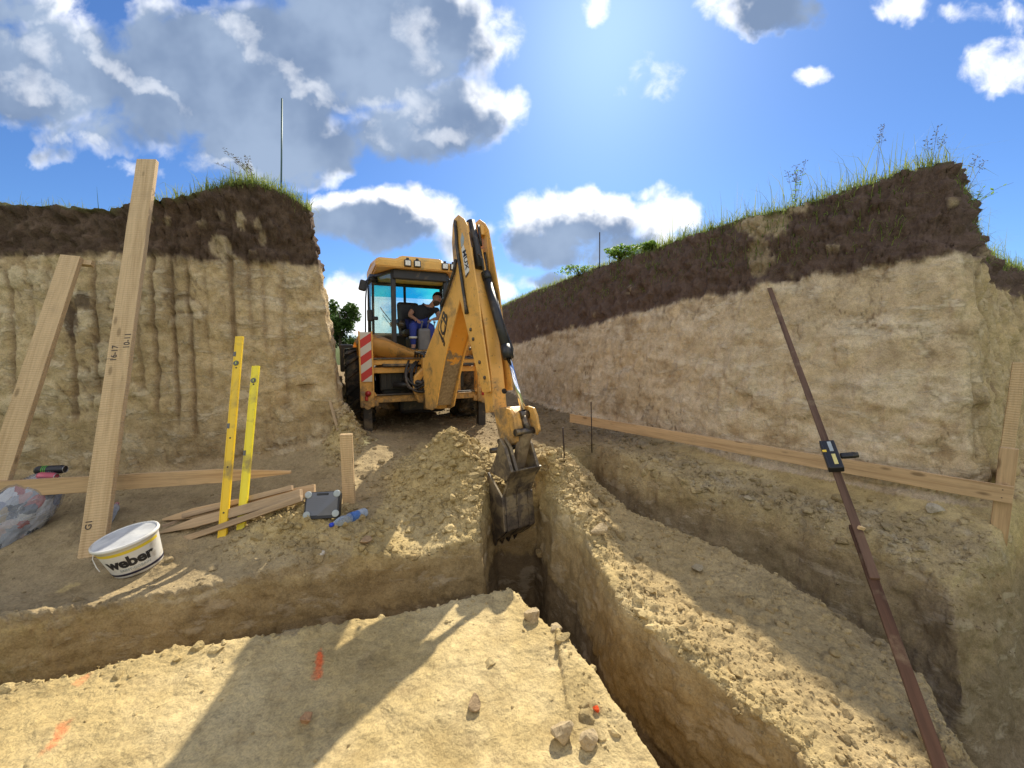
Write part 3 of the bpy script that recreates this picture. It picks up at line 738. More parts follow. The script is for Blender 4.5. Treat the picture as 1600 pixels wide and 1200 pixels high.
def sub_terrain(name, mask):
    q = QUAD[mask]; used, inv = np.unique(q, return_inverse=True)
    me = np_mesh(name, VERT[used], inv.reshape(q.shape))
    ca = me.color_attributes.new('soil', 'FLOAT_COLOR', 'POINT')
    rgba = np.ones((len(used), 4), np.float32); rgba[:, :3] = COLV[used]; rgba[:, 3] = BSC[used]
    ca.data.foreach_set('color', rgba.ravel())
    cf = me.attributes.new('cut_face', 'FLOAT', 'POINT'); cf.data.foreach_set('value', CUT[used].astype(np.float32))
    return tag(link_mesh(name, me, M['soil']), kind='structure')
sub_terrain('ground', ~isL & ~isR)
sub_terrain('embankment_left', isL)
sub_terrain('embankment_right', isR)
print('terrain verts', len(VERT), 'quads', len(QUAD))

# --- crumbs and clods lying on the loose soil: too many to count
def ico(sub):
    t = bmesh.new(); bmesh.ops.create_icosphere(t, subdivisions=sub, radius=1)
    V = np.array([v.co[:] for v in t.verts]); Fc = np.array([[v.index for v in f.verts] for f in t.faces]); t.free(); return V, Fc
IC1, IF1 = ico(1); IC2, IF2 = ico(2)
def angular(V, seed, k=9):
    r = np.random.default_rng(seed); W = V * 1.25
    for _ in range(k):
        n = r.normal(size=3); n /= np.linalg.norm(n); d = W @ n; lim = r.uniform(.55, .95); W = W - np.clip(d - lim, 0, None)[:, None] * n
    return W * r.uniform(.75, 1.2, 3)
def clod_shape(V, seed, amp=.35):
    n = fbm(V.astype(np.float32), 1.1, 3, seed=seed, gain=.6); return V * (1 + amp * 2 * n)[:, None]
fl_ok = (NRM[:, 2] > .45) & (y > .5) & (y < 9) & (np.abs(x) < 1.45 * (y * 1.0 + .35)) & (z < 1.2) & ~turf.astype(bool)
wgt = (.03 + 2.6 * heapm + 1.7 * FD['rubl'] + .9 * FD['lip'] * (FD['tr'] < .3) + 1.3 * np.clip(FD['spine'], 0, 1) + .25 * far + .35 * rdg) * fl_ok
wgt = np.where(pad, wgt * .35, wgt) * (.35 + sst(m2, -.2, .3))
area = SC[np.clip(np.searchsorted(YS, y), 0, NJ - 1)] ** 2 * .7
wgt = wgt * area
NCL = 30000
pick = RNG.choice(len(VERT), NCL, p=wgt / wgt.sum())
size = .0042 * np.exp(RNG.exponential(.48, NCL)); size = np.clip(size, .004, .036) * (1 + .35 * (y[pick] > 3))
Vs, Fs, Cs = [], [], []; off = 0
variants = [angular(IC1, 200 + s, 5) for s in range(14)]
variants2 = [angular(IC2, 230 + s, 11) for s in range(14)]
for n_, (p, s) in enumerate(zip(pick, size)):
    big = s > .02
    Vv = (variants2 if big else variants)[n_ % 14]; Fv = IF2 if big else IF1
    a = RNG.uniform(0, 6.28); ca, sa = math.cos(a), math.sin(a)
    sc3 = s * RNG.uniform(.75, 1.2, 3)
    W = Vv * sc3; W = np.stack([W[:, 0] * ca - W[:, 1] * sa, W[:, 0] * sa + W[:, 1] * ca, W[:, 2] * .8], 1)
    Vs.append(W + VERT[p] + [0, 0, s * .02]); Fs.append(Fv + off); off += len(Vv)
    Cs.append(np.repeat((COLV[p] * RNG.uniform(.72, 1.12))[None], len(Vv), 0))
me = np_mesh('soil_clods', np.concatenate(Vs), np.concatenate(Fs), smooth=False)
ca = me.color_attributes.new('soil', 'FLOAT_COLOR', 'POINT'); Cs = np.concatenate(Cs); rgba = np.ones((len(Cs), 4), np.float32); rgba[:, :3] = Cs
ca.data.foreach_set('color', np.clip(rgba, 0, 1).ravel())
tag(link_mesh('soil_clods', me, M['soil']), 'loose crumbs and small clods of tan soil strewn over the diggings', kind='stuff')

# --- land beyond the cut, out to the horizon, and far wooded hills
def land(name, xs, ys, zf, mat, smooth=True):
    X, Y = np.meshgrid(xs, ys, indexing='ij'); V = np.stack([X, Y, zf(X, Y)], 2).reshape(-1, 3); n, m = X.shape
    I = np.arange(n * m).reshape(n, m); q = np.stack([I[:-1, :-1], I[1:, :-1], I[1:, 1:], I[:-1, 1:]], 2).reshape(-1, 4)
    return tag(link_mesh(name, np_mesh(name, V, q, smooth), mat), kind='structure')
def gridvals(a, near=30, far=2500):
    p = [0, 3, 6, 10, 14, 18, 22, 27, 34, 45, 60, 90, 140, 220, 400, 800, 1500, far]
    return np.array(sorted(set([-q for q in p] + p)), float)
def field_z(X, Y):
    r = np.maximum(np.abs(X) / 24, np.abs(Y - 5) / 14.0)
    mouth = np.exp(-((X + 5.2 + .45 * (Y - 18)) / 5.0) ** 2) * (Y > 10)
    out = 3.2 - 2.7 * mouth + .004 * np.hypot(X, Y) * 0
    z = np.where(r < 1.0, -3.0, out)
    return z - .012 * np.clip(np.hypot(X, Y) - 40, 0, 600) * .35
M['field'] = simple('meadow', (.10, .13, .04), .95, 0, .35, .6)
M['wood'] = simple('distant_wood', (.055, .10, .06), .95, 0, .45, .02)
land('field', gridvals(0), gridvals(0) + 5, field_z, M['field'])
hx = np.linspace(-2600, 1200, 240); hy = np.linspace(900, 1500, 16)
def hill_z(X, Y):
    p = np.stack([X.ravel() * .0018, Y.ravel() * .0018, X.ravel() * 0], 1); n = fbm(p, 1.0, 3, seed=301).reshape(X.shape)
    k = fbm(np.stack([X.ravel() * .03, Y.ravel() * .03, X.ravel() * 0], 1), 1.0, 2, seed=303).reshape(X.shape)
    s = sst(Y, 900, 1350); return -14 + s * (52 + 30 * n) + 3.5 * k * (s > .05)
land('hills', hx, hy, hill_z, M['wood'])

# ================================================================ BACKHOE LOADER
KD = .885                                  # the machine stands on a low step above the pad
DO = np.array([-1.54, 6.97, .05]); DYAW = R(24)
DEX = np.array([math.cos(DYAW), math.sin(DYAW), 0]); DEY = np.array([-math.sin(DYAW), math.cos(DYAW), 0])
def W2L(p): q = np.array(p, float) - DO; return Vector((float(q @ DEX), float(q @ DEY), float(q[2])))
def L2W(p): return Vector(DO + DEX * p[0] + DEY * p[1] + np.array([0, 0, p[2]]))
def Dg(u, v, yl): return W2L(Ppl(u, v, DO + DEY * yl, DEY))
AB = np.array([-1.15, 6.27, 0.0]); AD = np.array([.5593, -.8290, 0]); AL = np.array([.8290, .5593, 0])
def arm(u, v, w):
    P = Ppl(u, v, AB + AL * w, AL) - AB; return float(P @ AD), float(P[2])
KA = .79 / KD                              # the arm swings well out in front of the frame
def Ap(s, z, w=0.0): return W2L(CAMP + (AB + AD * s + AL * w + np.array([0, 0, z]) - CAMP) * KA)
A0 = Ap(0, 0, 0); AX = Ap(1, 0, 0) - A0; AZ = Ap(0, 1, 0) - A0; AW = Ap(0, 0, 1) - A0
def aprism(mb, pts, w0, w1, bev=0.0): mb.prism(pts, A0, AX, AZ, AW, w0, w1, bev)

dig = empty('backhoe_loader', tuple(CAMP + (DO - CAMP) * KD), DYAW); dig.scale = (KD, KD, KD)
tag(dig, 'yellow backhoe loader digging the trench, its folded arm raised in front of the cab', 'excavator')

# ---- rear frame, kingpost, chassis
f = MB()
f.box((0, .02, 1.32), (1.96, .10, .09), bev=.012)
f.box((0, .06, 1.18), (1.96, .06, .10), bev=.01)
f.box((0, .02, .68), (1.96, .12, .12), bev=.012)
for sx in (-.97, .97): f.box((sx, .04, 1.0), (.10, .12, .72), bev=.01)
f.box((.62, .10, 1.0), (.05, .05, .6))
f.build('rear_frame', M['yellow'], dig)
rl = MB()
rl.box((0, -.045, 1.385), (1.9, .05, .03), bev=.006); rl.box((-.5, -.05, 1.27), (.55, .04, .05), bev=.01); rl.box((.62, -.05, 1.27), (.5, .04, .05), bev=.01); rl.box((0, -.05, .76), (1.9, .05, .03), bev=.006)
rl.build('slide_rail', M['steel'], dig)
ch = MB()
ch.box((0, .9, .97), (1.55, 1.3, .52), bev=.05); ch.box((0, 1.5, .50), (.9, 2.2, .36), bev=.08); ch.box((0, 3.2, .42), (.8, 1.6, .3), bev=.06); ch.box((-.62, 2.4, .62), (.4, .9, .5), bev=.06); ch.box((.62, 2.4, .62), (.4, .9, .5), bev=.06); ch.box((0, 2.9, .85), (.9, 3.2, .5), bev=.05)
ch.box((0, 1.38, .78), (1.7, .26, .26), bev=.06); ch.box((0, 4.0, .6), (1.5, .2, .2), bev=.05)
ch.box((-.55, .22, .98), (.5, .06, .34), bev=.02); ch.box((.5, .22, .98), (.5, .06, .36), bev=.02)
for k in range(6): ch.box((-.76 + k * .085, .185, .98), (.03, .02, .26), bev=.006)
ch.build('chassis', M['black'], dig)
kp = MB()
kp.box((.06, -.10, 1.0), (.36, .14, .80), bev=.03)
kp.prism([(-.22, .62), (.22, .60), (.24, .72), (-.06, .76), (-.16, .90), (-.16, 1.02), (-.04, 1.10), (.12, 1.12), (.10, 1.26), (-.14, 1.22), (-.28, 1.08), (-.31, .86)], (0, -.17, 0), (1, 0, 0), (0, 0, 1), (0, -1, 0), 0, .12, .02)
kp.tube([(-.05, -.38, .52), (-.05, -.38, 1.40)], .10, 14)
kp.box((.03, -.56, .68), (.30, .40, .14), bev=.03); kp.box((.03, -.56, 1.24), (.26, .36, .12), bev=.03)
kp.box((.0, -.85, .98), (.20, .80, .46), bev=.04); kp.tube([(-.06, -1.28, .66), (-.06, -1.28, 1.30)], .10, 14)
kp.build('kingpost', M['yellow'], dig)
sr = MB()
for sx in (-1, 1): sr.tube([(sx * .42, -.06, 1.02), (sx * .10, -.42, .95)], .045, 10)
sr.tube([(-.6, -.02, .92), (-.2, -.12, .92)], .05, 10)
sr.build('slew_ram', M['black'], dig)
hs = MB()
rnd = random.Random(4)
for k in range(7):
    a = Dg(640 + rnd.uniform(-6, 14), 566 + rnd.uniform(-3, 4), -.05); b = Dg(628 + rnd.uniform(-10, 22), 588 + rnd.uniform(-8, 10), -.30); c = Dg(648 + rnd.uniform(-18, 14), 624 + rnd.uniform(-8, 4), -.22)
    d = Dg(664 + rnd.uniform(-6, 5), 590 + rnd.uniform(-20, 30), -.45)
    pts = []
    for t in np.linspace(0, 1, 14):
        q = a * (1 - t) ** 3 + b * (3 * t * (1 - t) ** 2) + c * (3 * t * t * (1 - t)) + d * t ** 3; pts.append(q)
    hs.tube(pts, rnd.uniform(.013, .022), 7)
for k in range(4):
    x0 = -.22 + .05 * k; hs.tube([(x0, -.05, 1.40), (x0 - .02, -.20, 1.50), (x0 + .08, -.36, 1.46), (x0 + .16, -.42, 1.30)], .016, 7)
hs.tube([(-.3, .1, 1.43), (-.12, -.02, 1.48), (.08, -.1, 1.5)], .02, 7)
hs.build('hose_bundle', M['hose'], dig)

# ---- stabilisers
stripe, nt, b_ = new_mat('warning_stripes')
tcx = nt.nodes.new('ShaderNodeTexCoord'); sx_ = nt.nodes.new('ShaderNodeSeparateXYZ'); nt.links.new(tcx.outputs['Object'], sx_.inputs[0])
def nm(op, a, b=None):
    n = nt.nodes.new('ShaderNodeMath'); n.operation = op
    for i, q in enumerate((a, b)):
        if q is None: continue
        if isinstance(q, (int, float)): n.inputs[i].default_value = q
        else: nt.links.new(q, n.inputs[i])
    return n.outputs[0]
ph = nm('FRACT', nm('MULTIPLY', nm('SUBTRACT', nm('ADD', sx_.outputs[2], .03), nm('MULTIPLY', sx_.outputs[0], .72)), 3.55))
nt.links.new(mixc(nt, nm('GREATER_THAN', ph, .5), (.62, .57, .50), (.55, .035, .03)), b_.inputs['Base Color']); b_.inputs['Roughness'].default_value = .45
for sx in (-1, 1):
    s = MB(); cx = sx * 1.035
    s.box((cx, .02, 1.24), (.20, .20, 1.18), bev=.015)
    s.box((cx - .10, -.10, 1.32), (.025, .05, 1.05), bev=.006); s.box((cx + .10, -.10, 1.32), (.025, .05, 1.05), bev=.006)
    s.box((cx, -.07, .70), (.23, .12, .28), bev=.02)
    s.box((cx - sx * .12, -.02, .62), (.12, .14, .10), bev=.02); s.tube([(cx, -.14, .58), (cx, .05, .58)], .05, 12)
    s.box((cx - sx * .10, -.05, .76), (.10, .10, .07), rot=(0, sx * .5, 0), bev=.015)
    st = s.build('stabiliser', M['yellow'], dig)
    g_ = MB(); g_.box((cx, .02, .36), (.145, .14, .66), bev=.01); g_.box((cx, .02, .03), (.22, .34, .05), bev=.012); g_.build('stabiliser_leg', M['steel_in'], st)
    w_ = MB(); w_.box((cx, -.105, 1.415), (.185, .012, .83), bev=.003); wp = w_.build('warning_panel', stripe, st)
    t_ = MB(); t_.lathe([(.0, 0), (.045, .0), (.05, .02), (.02, .05), (0, .055)], (cx + .01, -.13, .80), (0, -1, 0), 14); t_.box((cx - .015, -.13, .72), (.05, .05, .08), bev=.012); t_.build('tail_light', M['redlamp'], st)

# ---- wheels
def make_wheel(cx, cy, rad, wid, nl):
    t = MB(); hw = wid / 2
    prof = [(rad * .56, -hw * .8), (rad * .66, -hw), (rad * .86, -hw * 1.02), (rad * .94, -hw * .86), (rad * .955, 0), (rad * .94, hw * .86), (rad * .86, hw * 1.02), (rad * .66, hw), (rad * .56, hw * .8)]
    t.lathe(prof, (cx, cy, rad), (1, 0, 0), 40)
    for k in range(nl):
        for sd in (-1, 1):
            a = 2 * math.pi * (k + .5 * (sd > 0)) / nl
            p0 = Vector((cx + sd * .01, cy + math.cos(a) * rad * .975, rad + math.sin(a) * rad * .975)); a2 = a + .26
            p1 = Vector((cx + sd * hw * .98, cy + math.cos(a2) * rad * .95, rad + math.sin(a2) * rad * .95))
            p2 = Vector((cx + sd * hw * 1.0, cy + math.cos(a2 + .05) * rad * .86, rad + math.sin(a2 + .05) * rad * .86))
            up = Vector((0, math.cos(a + .13), math.sin(a + .13)))
            t.bar(p0, p1, .06, .055, up, .01); t.bar(p1, p2, .06, .04, Vector((sd, 0, 0)), .008)
    w = t.build('wheel', M['rubber'], dig)
    r_ = MB(); r_.lathe([(rad * .58, -hw * .78), (rad * .60, -hw * .9), (rad * .54, -hw * .8), (rad * .48, -hw * .35), (rad * .2, -hw * .25), (rad * .18, -hw * .55), (.001, -hw * .55)], (cx, cy, rad), (1, 0, 0), 30)
    r_.lathe([(rad * .58, hw * .78), (rad * .60, hw * .9), (rad * .54, hw * .8), (rad * .48, hw * .35), (rad * .2, hw * .25), (rad * .18, hw * .55), (.001, hw * .55)], (cx, cy, rad), (1, 0, 0), 30)
    for k in range(8):
        a = math.pi * k / 4
        for s_ in (-1, 1): r_.tube([(cx + s_ * hw * .25, cy + math.cos(a) * rad * .3, rad + math.sin(a) * rad * .3), (cx + s_ * hw * .42, cy + math.cos(a) * rad * .3, rad + math.sin(a) * rad * .3)], .02, 6)
    r_.build('rim', M['yellow'], w)
for sx in (-1, 1):
    make_wheel(sx * 1.10, 1.35, .79, .50, 17)
    make_wheel(sx * 1.02, 4.0, .56, .38, 14)

# ---- mudguards and rear deck (one pressed yellow panel curving down to the middle)
dk = bmesh.new()
def deck_row(yf, dz, xin):
    out = []
    for x, y, zz in [(-1.17, .10, 1.60), (-1.11, .06, 1.70), (-.86, .05, 1.73), (-.66, .05, 1.68), (-.42, .05, 1.57), (-.2, .05, 1.48), (0, .05, 1.46), (.2, .05, 1.48), (.42, .05, 1.57), (.66, .05, 1.68), (.86, .05, 1.73), (1.11, .06, 1.70), (1.17, .10, 1.60)]:
        out.append((x * xin if abs(x) < 1 else x, y + yf, zz + dz + (.0 if abs(x) > .9 else .0)))
    return out
rows = [[(x, y + .01, 1.40 + .04 * (abs(x) > .8)) for x, y, z in deck_row(0, 0, 1)], deck_row(-.03, -.03, 1), deck_row(.0, .0, 1), deck_row(.20, .03, 1), deck_row(.45, .07, .98)]
rows.append([(x, y + .9, z + .10) for x, y, z in deck_row(0, 0, .95)])
rows.append([(x, y + 1.9, z + .02) for x, y, z in deck_row(0, 0, .95)])
rows.append([(x, y + 2.25, z - .35) for x, y, z in deck_row(0, 0, .95)])
BV = [[dk.verts.new(p) for p in r] for r in rows]
for i in range(len(rows) - 1):
    for k in range(12): dk.faces.new((BV[i][k], BV[i][k + 1], BV[i + 1][k + 1], BV[i + 1][k]))
bmesh.ops.solidify(dk, geom=list(dk.faces), thickness=.03)
me = bpy.data.meshes.new('mudguard'); dk.to_mesh(me); dk.free()
mg = link_mesh('mudguard', me, M['yellow'], dig, True)

# ---- cab
CP = [(-.50, .50), (-.80, 1.35), (-.82, 2.12), (.82, 2.12), (.80, 1.35), (.50, .50)]      # plan
zb = [1.52, 1.72, 1.86, 1.86, 1.72, 1.52]; ztop = 3.02
def pil(mb, k, w=.07, top=None):
    x, y = CP[k]; mb.bar((x, y, zb[k] - .1), (x * .97, y + .01, ztop), w, w, (0, 1, 0), .012)
cb = MB()
for k, w in ((0, .085), (1, .05), (2, .07), (3, .07), (4, .05), (5, .085)): pil(cb, k, w)
for a, b in ((0, 1), (1, 2), (3, 4), (4, 5), (2, 3)):
    pa, pb = Vector((*CP[a], zb[a])), Vector((*CP[b], zb[b])); cb.bar(pa, pb, .06, .09, (0, 0, 1), .012)
    cb.bar((CP[a][0], CP[a][1], ztop - .02), (CP[b][0], CP[b][1], ztop - .02), .07, .10, (0, 0, 1), .012)
cb.bar((-.50, .46, 2.93), (.50, .46, 2.93), .10, .20, (0, 0, 1), .02)                                      # dark header above the rear window
cb.bar((-.46, .5, 1.56), (-.18, .42, 1.47), .07, .10, (0, 0, 1), .012); cb.bar((.46, .5, 1.56), (.18, .42, 1.47), .07, .10, (0, 0, 1), .012); cb.bar((-.20, .42, 1.47), (.20, .42, 1.47), .07, .09, (0, 0, 1), .01)
cb.bar((-.04, 2.12, 1.8), (-.04, 2.13, ztop), .055, .05, (0, 1, 0), .01)                                    # windscreen bar
cb.box((0, 1.3, 1.44), (1.35, 1.6, .05), bev=.01)                                                            # floor
cb.box((0, 2.02, 1.66), (1.5, .14, .42), bev=.04)                                                            # dashboard
cb.box((-.70, 1.75, 1.62), (.06, .7, .40), bev=.02); cb.box((.70, 1.75, 1.62), (.06, .7, .40), bev=.02)
cab = cb.build('cab', M['black'], dig)
def pane(name, pts, mat, th=.006):
    m_ = MB(); P_ = [Vector(p) for p in pts]; n = (P_[1] - P_[0]).cross(P_[2] - P_[0]).normalized() * th
    k = len(P_); m_._solid(P_ + [p + n for p in P_], [tuple(range(k))[::-1], tuple(range(k, 2 * k))] + [(i, (i + 1) % k, k + (i + 1) % k, k + i) for i in range(k)], 0)
    return m_.build(name, mat, cab)
def wallp(a, b, z0a, z0b, z1, mat, name='window'): return pane(name, [(*CP[a], z0a), (*CP[b], z0b), (CP[b][0], CP[b][1], z1), (CP[a][0], CP[a][1], z1)], mat)
wallp(0, 1, zb[0] + .05, zb[1] + .05, 2.96, M['glass']); wallp(1, 2, zb[1] + .05, zb[2] + .05, 2.96, M['glass'])
wallp(3, 4, zb[3] + .05, zb[4] + .05, 2.96, M['glass']); wallp(4, 5, zb[4] + .05, zb[5] + .05, 2.96, M['glass'])
pane('windscreen', [(-.82, 2.12, 1.9), (.82, 2.12, 1.9), (.82, 2.12, 2.70), (-.82, 2.12, 2.70)], M['glass'])
pane('sun_strip', [(-.82, 2.121, 2.703), (.82, 2.121, 2.703), (.82, 2.121, 3.0), (-.82, 2.121, 3.0)], M['glass_blue'])
rf = bmesh.new()
def roof_row(y, zr, zl, ex):
    xs = [-.86, -.80, -.46, -.38, 0, .38, .46, .80, .86]
    return [(x * ex, y, zr + (zl if abs(x) < .42 else 0) - (.07 if abs(x) > .83 else 0)) for x in xs]
RR = [[(x, .26, 3.0) for x in (-.80, -.76, -.44, -.36, 0, .36, .44, .76, .80)], roof_row(.25, 3.10, .045, .95), roof_row(.32, 3.17, .06, .95), roof_row(.9, 3.21, .06, 1.0), roof_row(1.9, 3.22, .04, 1.0), roof_row(2.25, 3.15, .0, .97), [(x, 2.27, 3.02) for x in (-.80, -.76, -.44, -.36, 0, .36, .44, .76, .80)]]
BV = [[rf.verts.new(p) for p in r] for r in RR]
for i in range(len(RR) - 1):
    for k in range(8): rf.faces.new((BV[i][k], BV[i][k + 1], BV[i + 1][k + 1], BV[i + 1][k]))
for side in (0, 8):
    c = [BV[i][side] for i in range(len(RR))]
    try: rf.faces.new(c if side else c[::-1])
    except ValueError: pass
rf.faces.new([BV[0][k] for k in range(9)][::-1] + [BV[-1][k] for k in range(9)])
bmesh.ops.recalc_face_normals(rf, faces=rf.faces)
bmesh.ops.bevel(rf, geom=[e for e in rf.edges if e.is_manifold and e.calc_face_angle(0) > .5], offset=.02, segments=2, affect='EDGES')
me = bpy.data.meshes.new('roof'); rf.to_mesh(me); rf.free()
roof = link_mesh('roof', me, M['yellow_clean'], cab)
for lx in (-.26, -.09, .42, .58):
    h = MB(); h.box((lx, .235, 3.085), (.125, .05, .125), bev=.015); h.box((lx, .25, 3.16), (.05, .04, .05), bev=.01); ho = h.build('work_light', M['black'], cab)
    g_ = MB(); g_.box((lx, .206, 3.085), (.092, .012, .088), bev=.006); g_.box((lx, .199, 3.085), (.004, .004, .08)); g_.build('lens', M['lampglass'], ho)
mi = MB(); mc = Dg(567, 446, .75)
mi.box(mc, (.13, .07, .20), rot=(0, .25, 0), bev=.025); mi.tube([mc + Vector((.0, .05, .06)), mc + Vector((.1, .05, .12)), Vector((-.80, 1.2, 2.86))], .012, 7)
mi.build('mirror', M['black'], cab)
ar = MB(); ar.tube([Dg(571, 522, .4), Dg(571, 470, .55), Dg(573, 445, .65), Dg(577, 434, .75), Dg(583, 434, 1.0)], .013, 7); ar.build('mirror_arm', M['black'], cab)
hg = MB(); q = Dg(578, 493, 1.0); hg.box(q, (.10, .10, .22), bev=.02); hg.box(q + Vector((.09, .0, -.05)), (.12, .08, .07), bev=.02); hg.build('door_hinge', M['black'], cab); hg = MB(); q = Dg(584, 437, 1.2); hg.lathe([(0, -.05), (.07, -.05), (.08, .0), (.06, .07), (0, .09)], q, (-.5, -1, 0), 14); hg.build('side_lamp', M['black'], cab)
wi = MB(); wi.tube([Dg(611, 502, 1.2), Dg(598, 486, 1.25), Dg(594, 480, 1.25)], .008, 6); wi.tube([Dg(610, 508, 1.2), Dg(598, 492, 1.25)], .006, 6); wi.box(Dg(612, 507, 1.15), (.06, .04, .1), bev=.01); wi.build('wiper', M['black'], cab)
se = MB(); se.box((-.02, 1.12, 1.88), (.46, .46, .14), bev=.05); se.box((-.08, 1.42, 2.22), (.46, .15, .62), rot=(-.12, 0, .15), bev=.06); se.box((-.02, 1.15, 1.62), (.30, .34, .36), bev=.04); se.build('seat', M['black'], cab)
cn = MB(); q = Dg(663, 541, .62); cn.box((q.x, .62, 1.72), (.24, .18, .46), bev=.05); 
for k in range(4):
    xk = q.x - .06 + .12 * k; cn.tube([(xk, .62, 1.9), (xk + .02, .58, 2.06)], .010, 6); cn.lathe([(0, 0), (.022, .01), (.024, .035), (0, .05)], (xk + .02, .58, 2.05), (0, 0, 1), 10)
cn.build('control_console', M['grey'], cab); cn = MB(); cn.box(Dg(626, 505, .9), (.16, .3, .10), rot=(.3, .2, 0), bev=.03); cn.box(Dg(625, 512, .85), (.05, .05, .3), bev=.015)
cn.build('armrest', M['black'], cab)
sw = MB(); sw.lathe([(.20, -.015), (.215, 0), (.20, .015), (.185, 0)], (-.05, 1.72, 2.02), (0, -.5, .86), 26, closed=True); sw.tube([(-.05, 1.72, 2.02), (-.05, 1.95, 1.8)], .03, 8); sw.build('steering_wheel', M['black'], cab)

# ---- bonnet and front loader
bn = MB(); bn.prism([(2.2, 1.15), (2.2, 1.82), (2.6, 1.80), (4.2, 1.55), (4.35, 1.1)], (0, 0, 0), (0, 1, 0), (0, 0, 1), (1, 0, 0), -.45, .45, .05); bn.build('bonnet', M['yellow'], dig)
la = MB()
for sx in (-1, 1): la.prism([(2.2, 1.30), (2.3, 1.55), (3.6, 1.35), (5.0, .55), (5.0, .35), (3.5, 1.05)], (sx * .72, 0, 0), (0, 1, 0), (0, 0, 1), (1, 0, 0), -.05, .05, .015)
la.build('loader_arms', M['yellow'], dig)
lb = MB(); lb.prism([(4.85, .15), (4.8, .95), (5.0, 1.05), (5.0, .35), (5.2, .18), (5.9, .12), (5.9, .08)], (0, 0, 0), (0, 1, 0), (0, 0, 1), (1, 0, 0), -1.2, 1.2, .01); lb.build('loader_bucket', M['steel'], dig)
bx = MB(); q = Dg(545, 556, 2.6); bx.box((q.x - .05, 2.6, q.z - .05), (.28, .25, .62), bev=.03); bx.build('side_box', M['black'], dig)
gl = MB(); gl.box((q.x - .03, 2.46, q.z - .12), (.05, .02, .28), bev=.005); gl.build('reflector', M['white'], dig)

MB.RS = KA
# ---- arm: boom, dipper, rams, bucket (outlines traced on the arm's own planes)
WB = .165
boom_px = [(665, 637), (663, 600), (662, 562), (668, 545), (688, 492), (705, 445), (709, 420), (706, 380), (710, 347), (717, 340), (728, 352), (733, 420), (723, 455), (718, 470), (708, 510), (697, 550), (688, 595), (681, 637), (674, 641)]
boom_o = [arm(u, v, -WB) for u, v in boom_px]
bo = MB()
aprism(bo, boom_o, -WB, -WB + .022, .004); aprism(bo, boom_o, WB - .022, WB, .004)
boom = bo.build('boom', M['yellow'], dig)
# underside and back plates of the boom box
fr_pts = [arm(u, v, -WB) for u, v in [(678, 634), (687, 592), (696, 548), (707, 508), (717, 468), (727, 436)]]
bk_pts = [arm(u, v, -WB) for u, v in [(668, 610), (666, 565), (690, 497), (708, 446), (712, 415)]]
bu = MB()
aprism(bu, [(p[0] - .012, p[1]) for p in fr_pts] + [(p[0] - .035, p[1] - .01) for p in fr_pts[::-1]], -WB + .024, WB - .024)
under, nt2, bb = new_mat('boom_underside'); n_a = tnoise(nt2, 7, 7, .65, dist=.4); n_b = tnoise(nt2, 30, 5)
tcu = nt2.nodes.new('ShaderNodeTexCoord'); su = nt2.nodes.new('ShaderNodeSeparateXYZ'); nt2.links.new(tcu.outputs['Object'], su.inputs[0])
ms = nt2.nodes.new('ShaderNodeMath'); ms.operation = 'MULTIPLY_ADD'; nt2.links.new(n_a.outputs['Fac'], ms.inputs[0]); ms.inputs[1].default_value = 1.1; nt2.links.new(su.outputs[2], ms.inputs[2])
fmud = ramp(nt2, ms.outputs[0], [(.0, (1, 1, 1)), (1.0, (0, 0, 0))])
mr_ = nt2.nodes.new('ShaderNodeMapRange'); nt2.links.new(ms.outputs[0], mr_.inputs[0]); mr_.inputs[1].default_value = 1.95; mr_.inputs[2].default_value = 2.02; mr_.inputs[3].default_value = 1; mr_.inputs[4].default_value = 0
mudc = ramp(nt2, n_b.outputs['Fac'], [(.35, (.17, .12, .075)), (.7, (.30, .23, .15))])
yc_ = ramp(nt2, n_a.outputs['Fac'], [(.3, (.66, .29, .03)), (.62, (.72, .33, .045)), (.72, (.25, .16, .08))])
nt2.links.new(mixc(nt2, mr_.outputs[0], yc_, mudc), bb.inputs['Base Color']); bb.inputs['Roughness'].default_value = .6
bump(nt2, n_b.outputs['Fac'], .3, .01, bb)
bu.build('boom_underside', under, boom)
bk = MB(); aprism(bk, bk_pts + [(p[0] + .03, p[1]) for p in bk_pts[::-1]], -WB + .024, WB - .024); bk.build('boom_back_plate', M['yellow'], boom)
hl = MB(); s0, z0 = arm(727, 492, -WB)
for (u, v, r_) in [(722, 490, .04), (716, 516, .034), (713, 533, .03)]:
    hl = MB(); s1, z1 = arm(u, v, 0); c = Ap(s1 + .004, z1, .02); nrm = (AX * .9 - AZ * .42).normalized(); hl.lathe([(.0, -.02), (r_, -.02), (r_, .012), (0, .012)], c, nrm, 14); hl.build('pin_hole', M['hole'], boom)
# lettering on the boom flank
def flank_text(body, u0, v0, u1, v1, w, size, mat, name, parent, flip=False, bold=.0, shear=0.0, ext=.0015):
    a = arm(u0, v0, w); b = arm(u1, v1, w); me_ = text_mesh(body, size, 'CENTER', bold, shear, ext)
    c = Vector(((a[0] + b[0]) / 2, (a[1] + b[1]) / 2)); d = (Vector(b) - Vector(a)).normalized(); n_ = Vector((-d.y, d.x))
    if flip: n_ = -n_
    X_ = AX * d.x + AZ * d.y; Y_ = AX * n_.x + AZ * n_.y; Z_ = X_.cross(Y_)
    T = Matrix.Translation(A0 + AX * c.x + AZ * c.y + AW * w) @ Matrix((X_, Y_, Z_)).transposed().to_4x4()
    me_.transform(T); return link_mesh(name, me_, mat, parent)
def flank_poly(pxs, w, th, mat, name, parent):
    m_ = MB(); aprism(m_, [arm(u, v, w) for u, v in pxs], w, w - th); return m_.build(name, mat, parent)
wf = -WB - .001
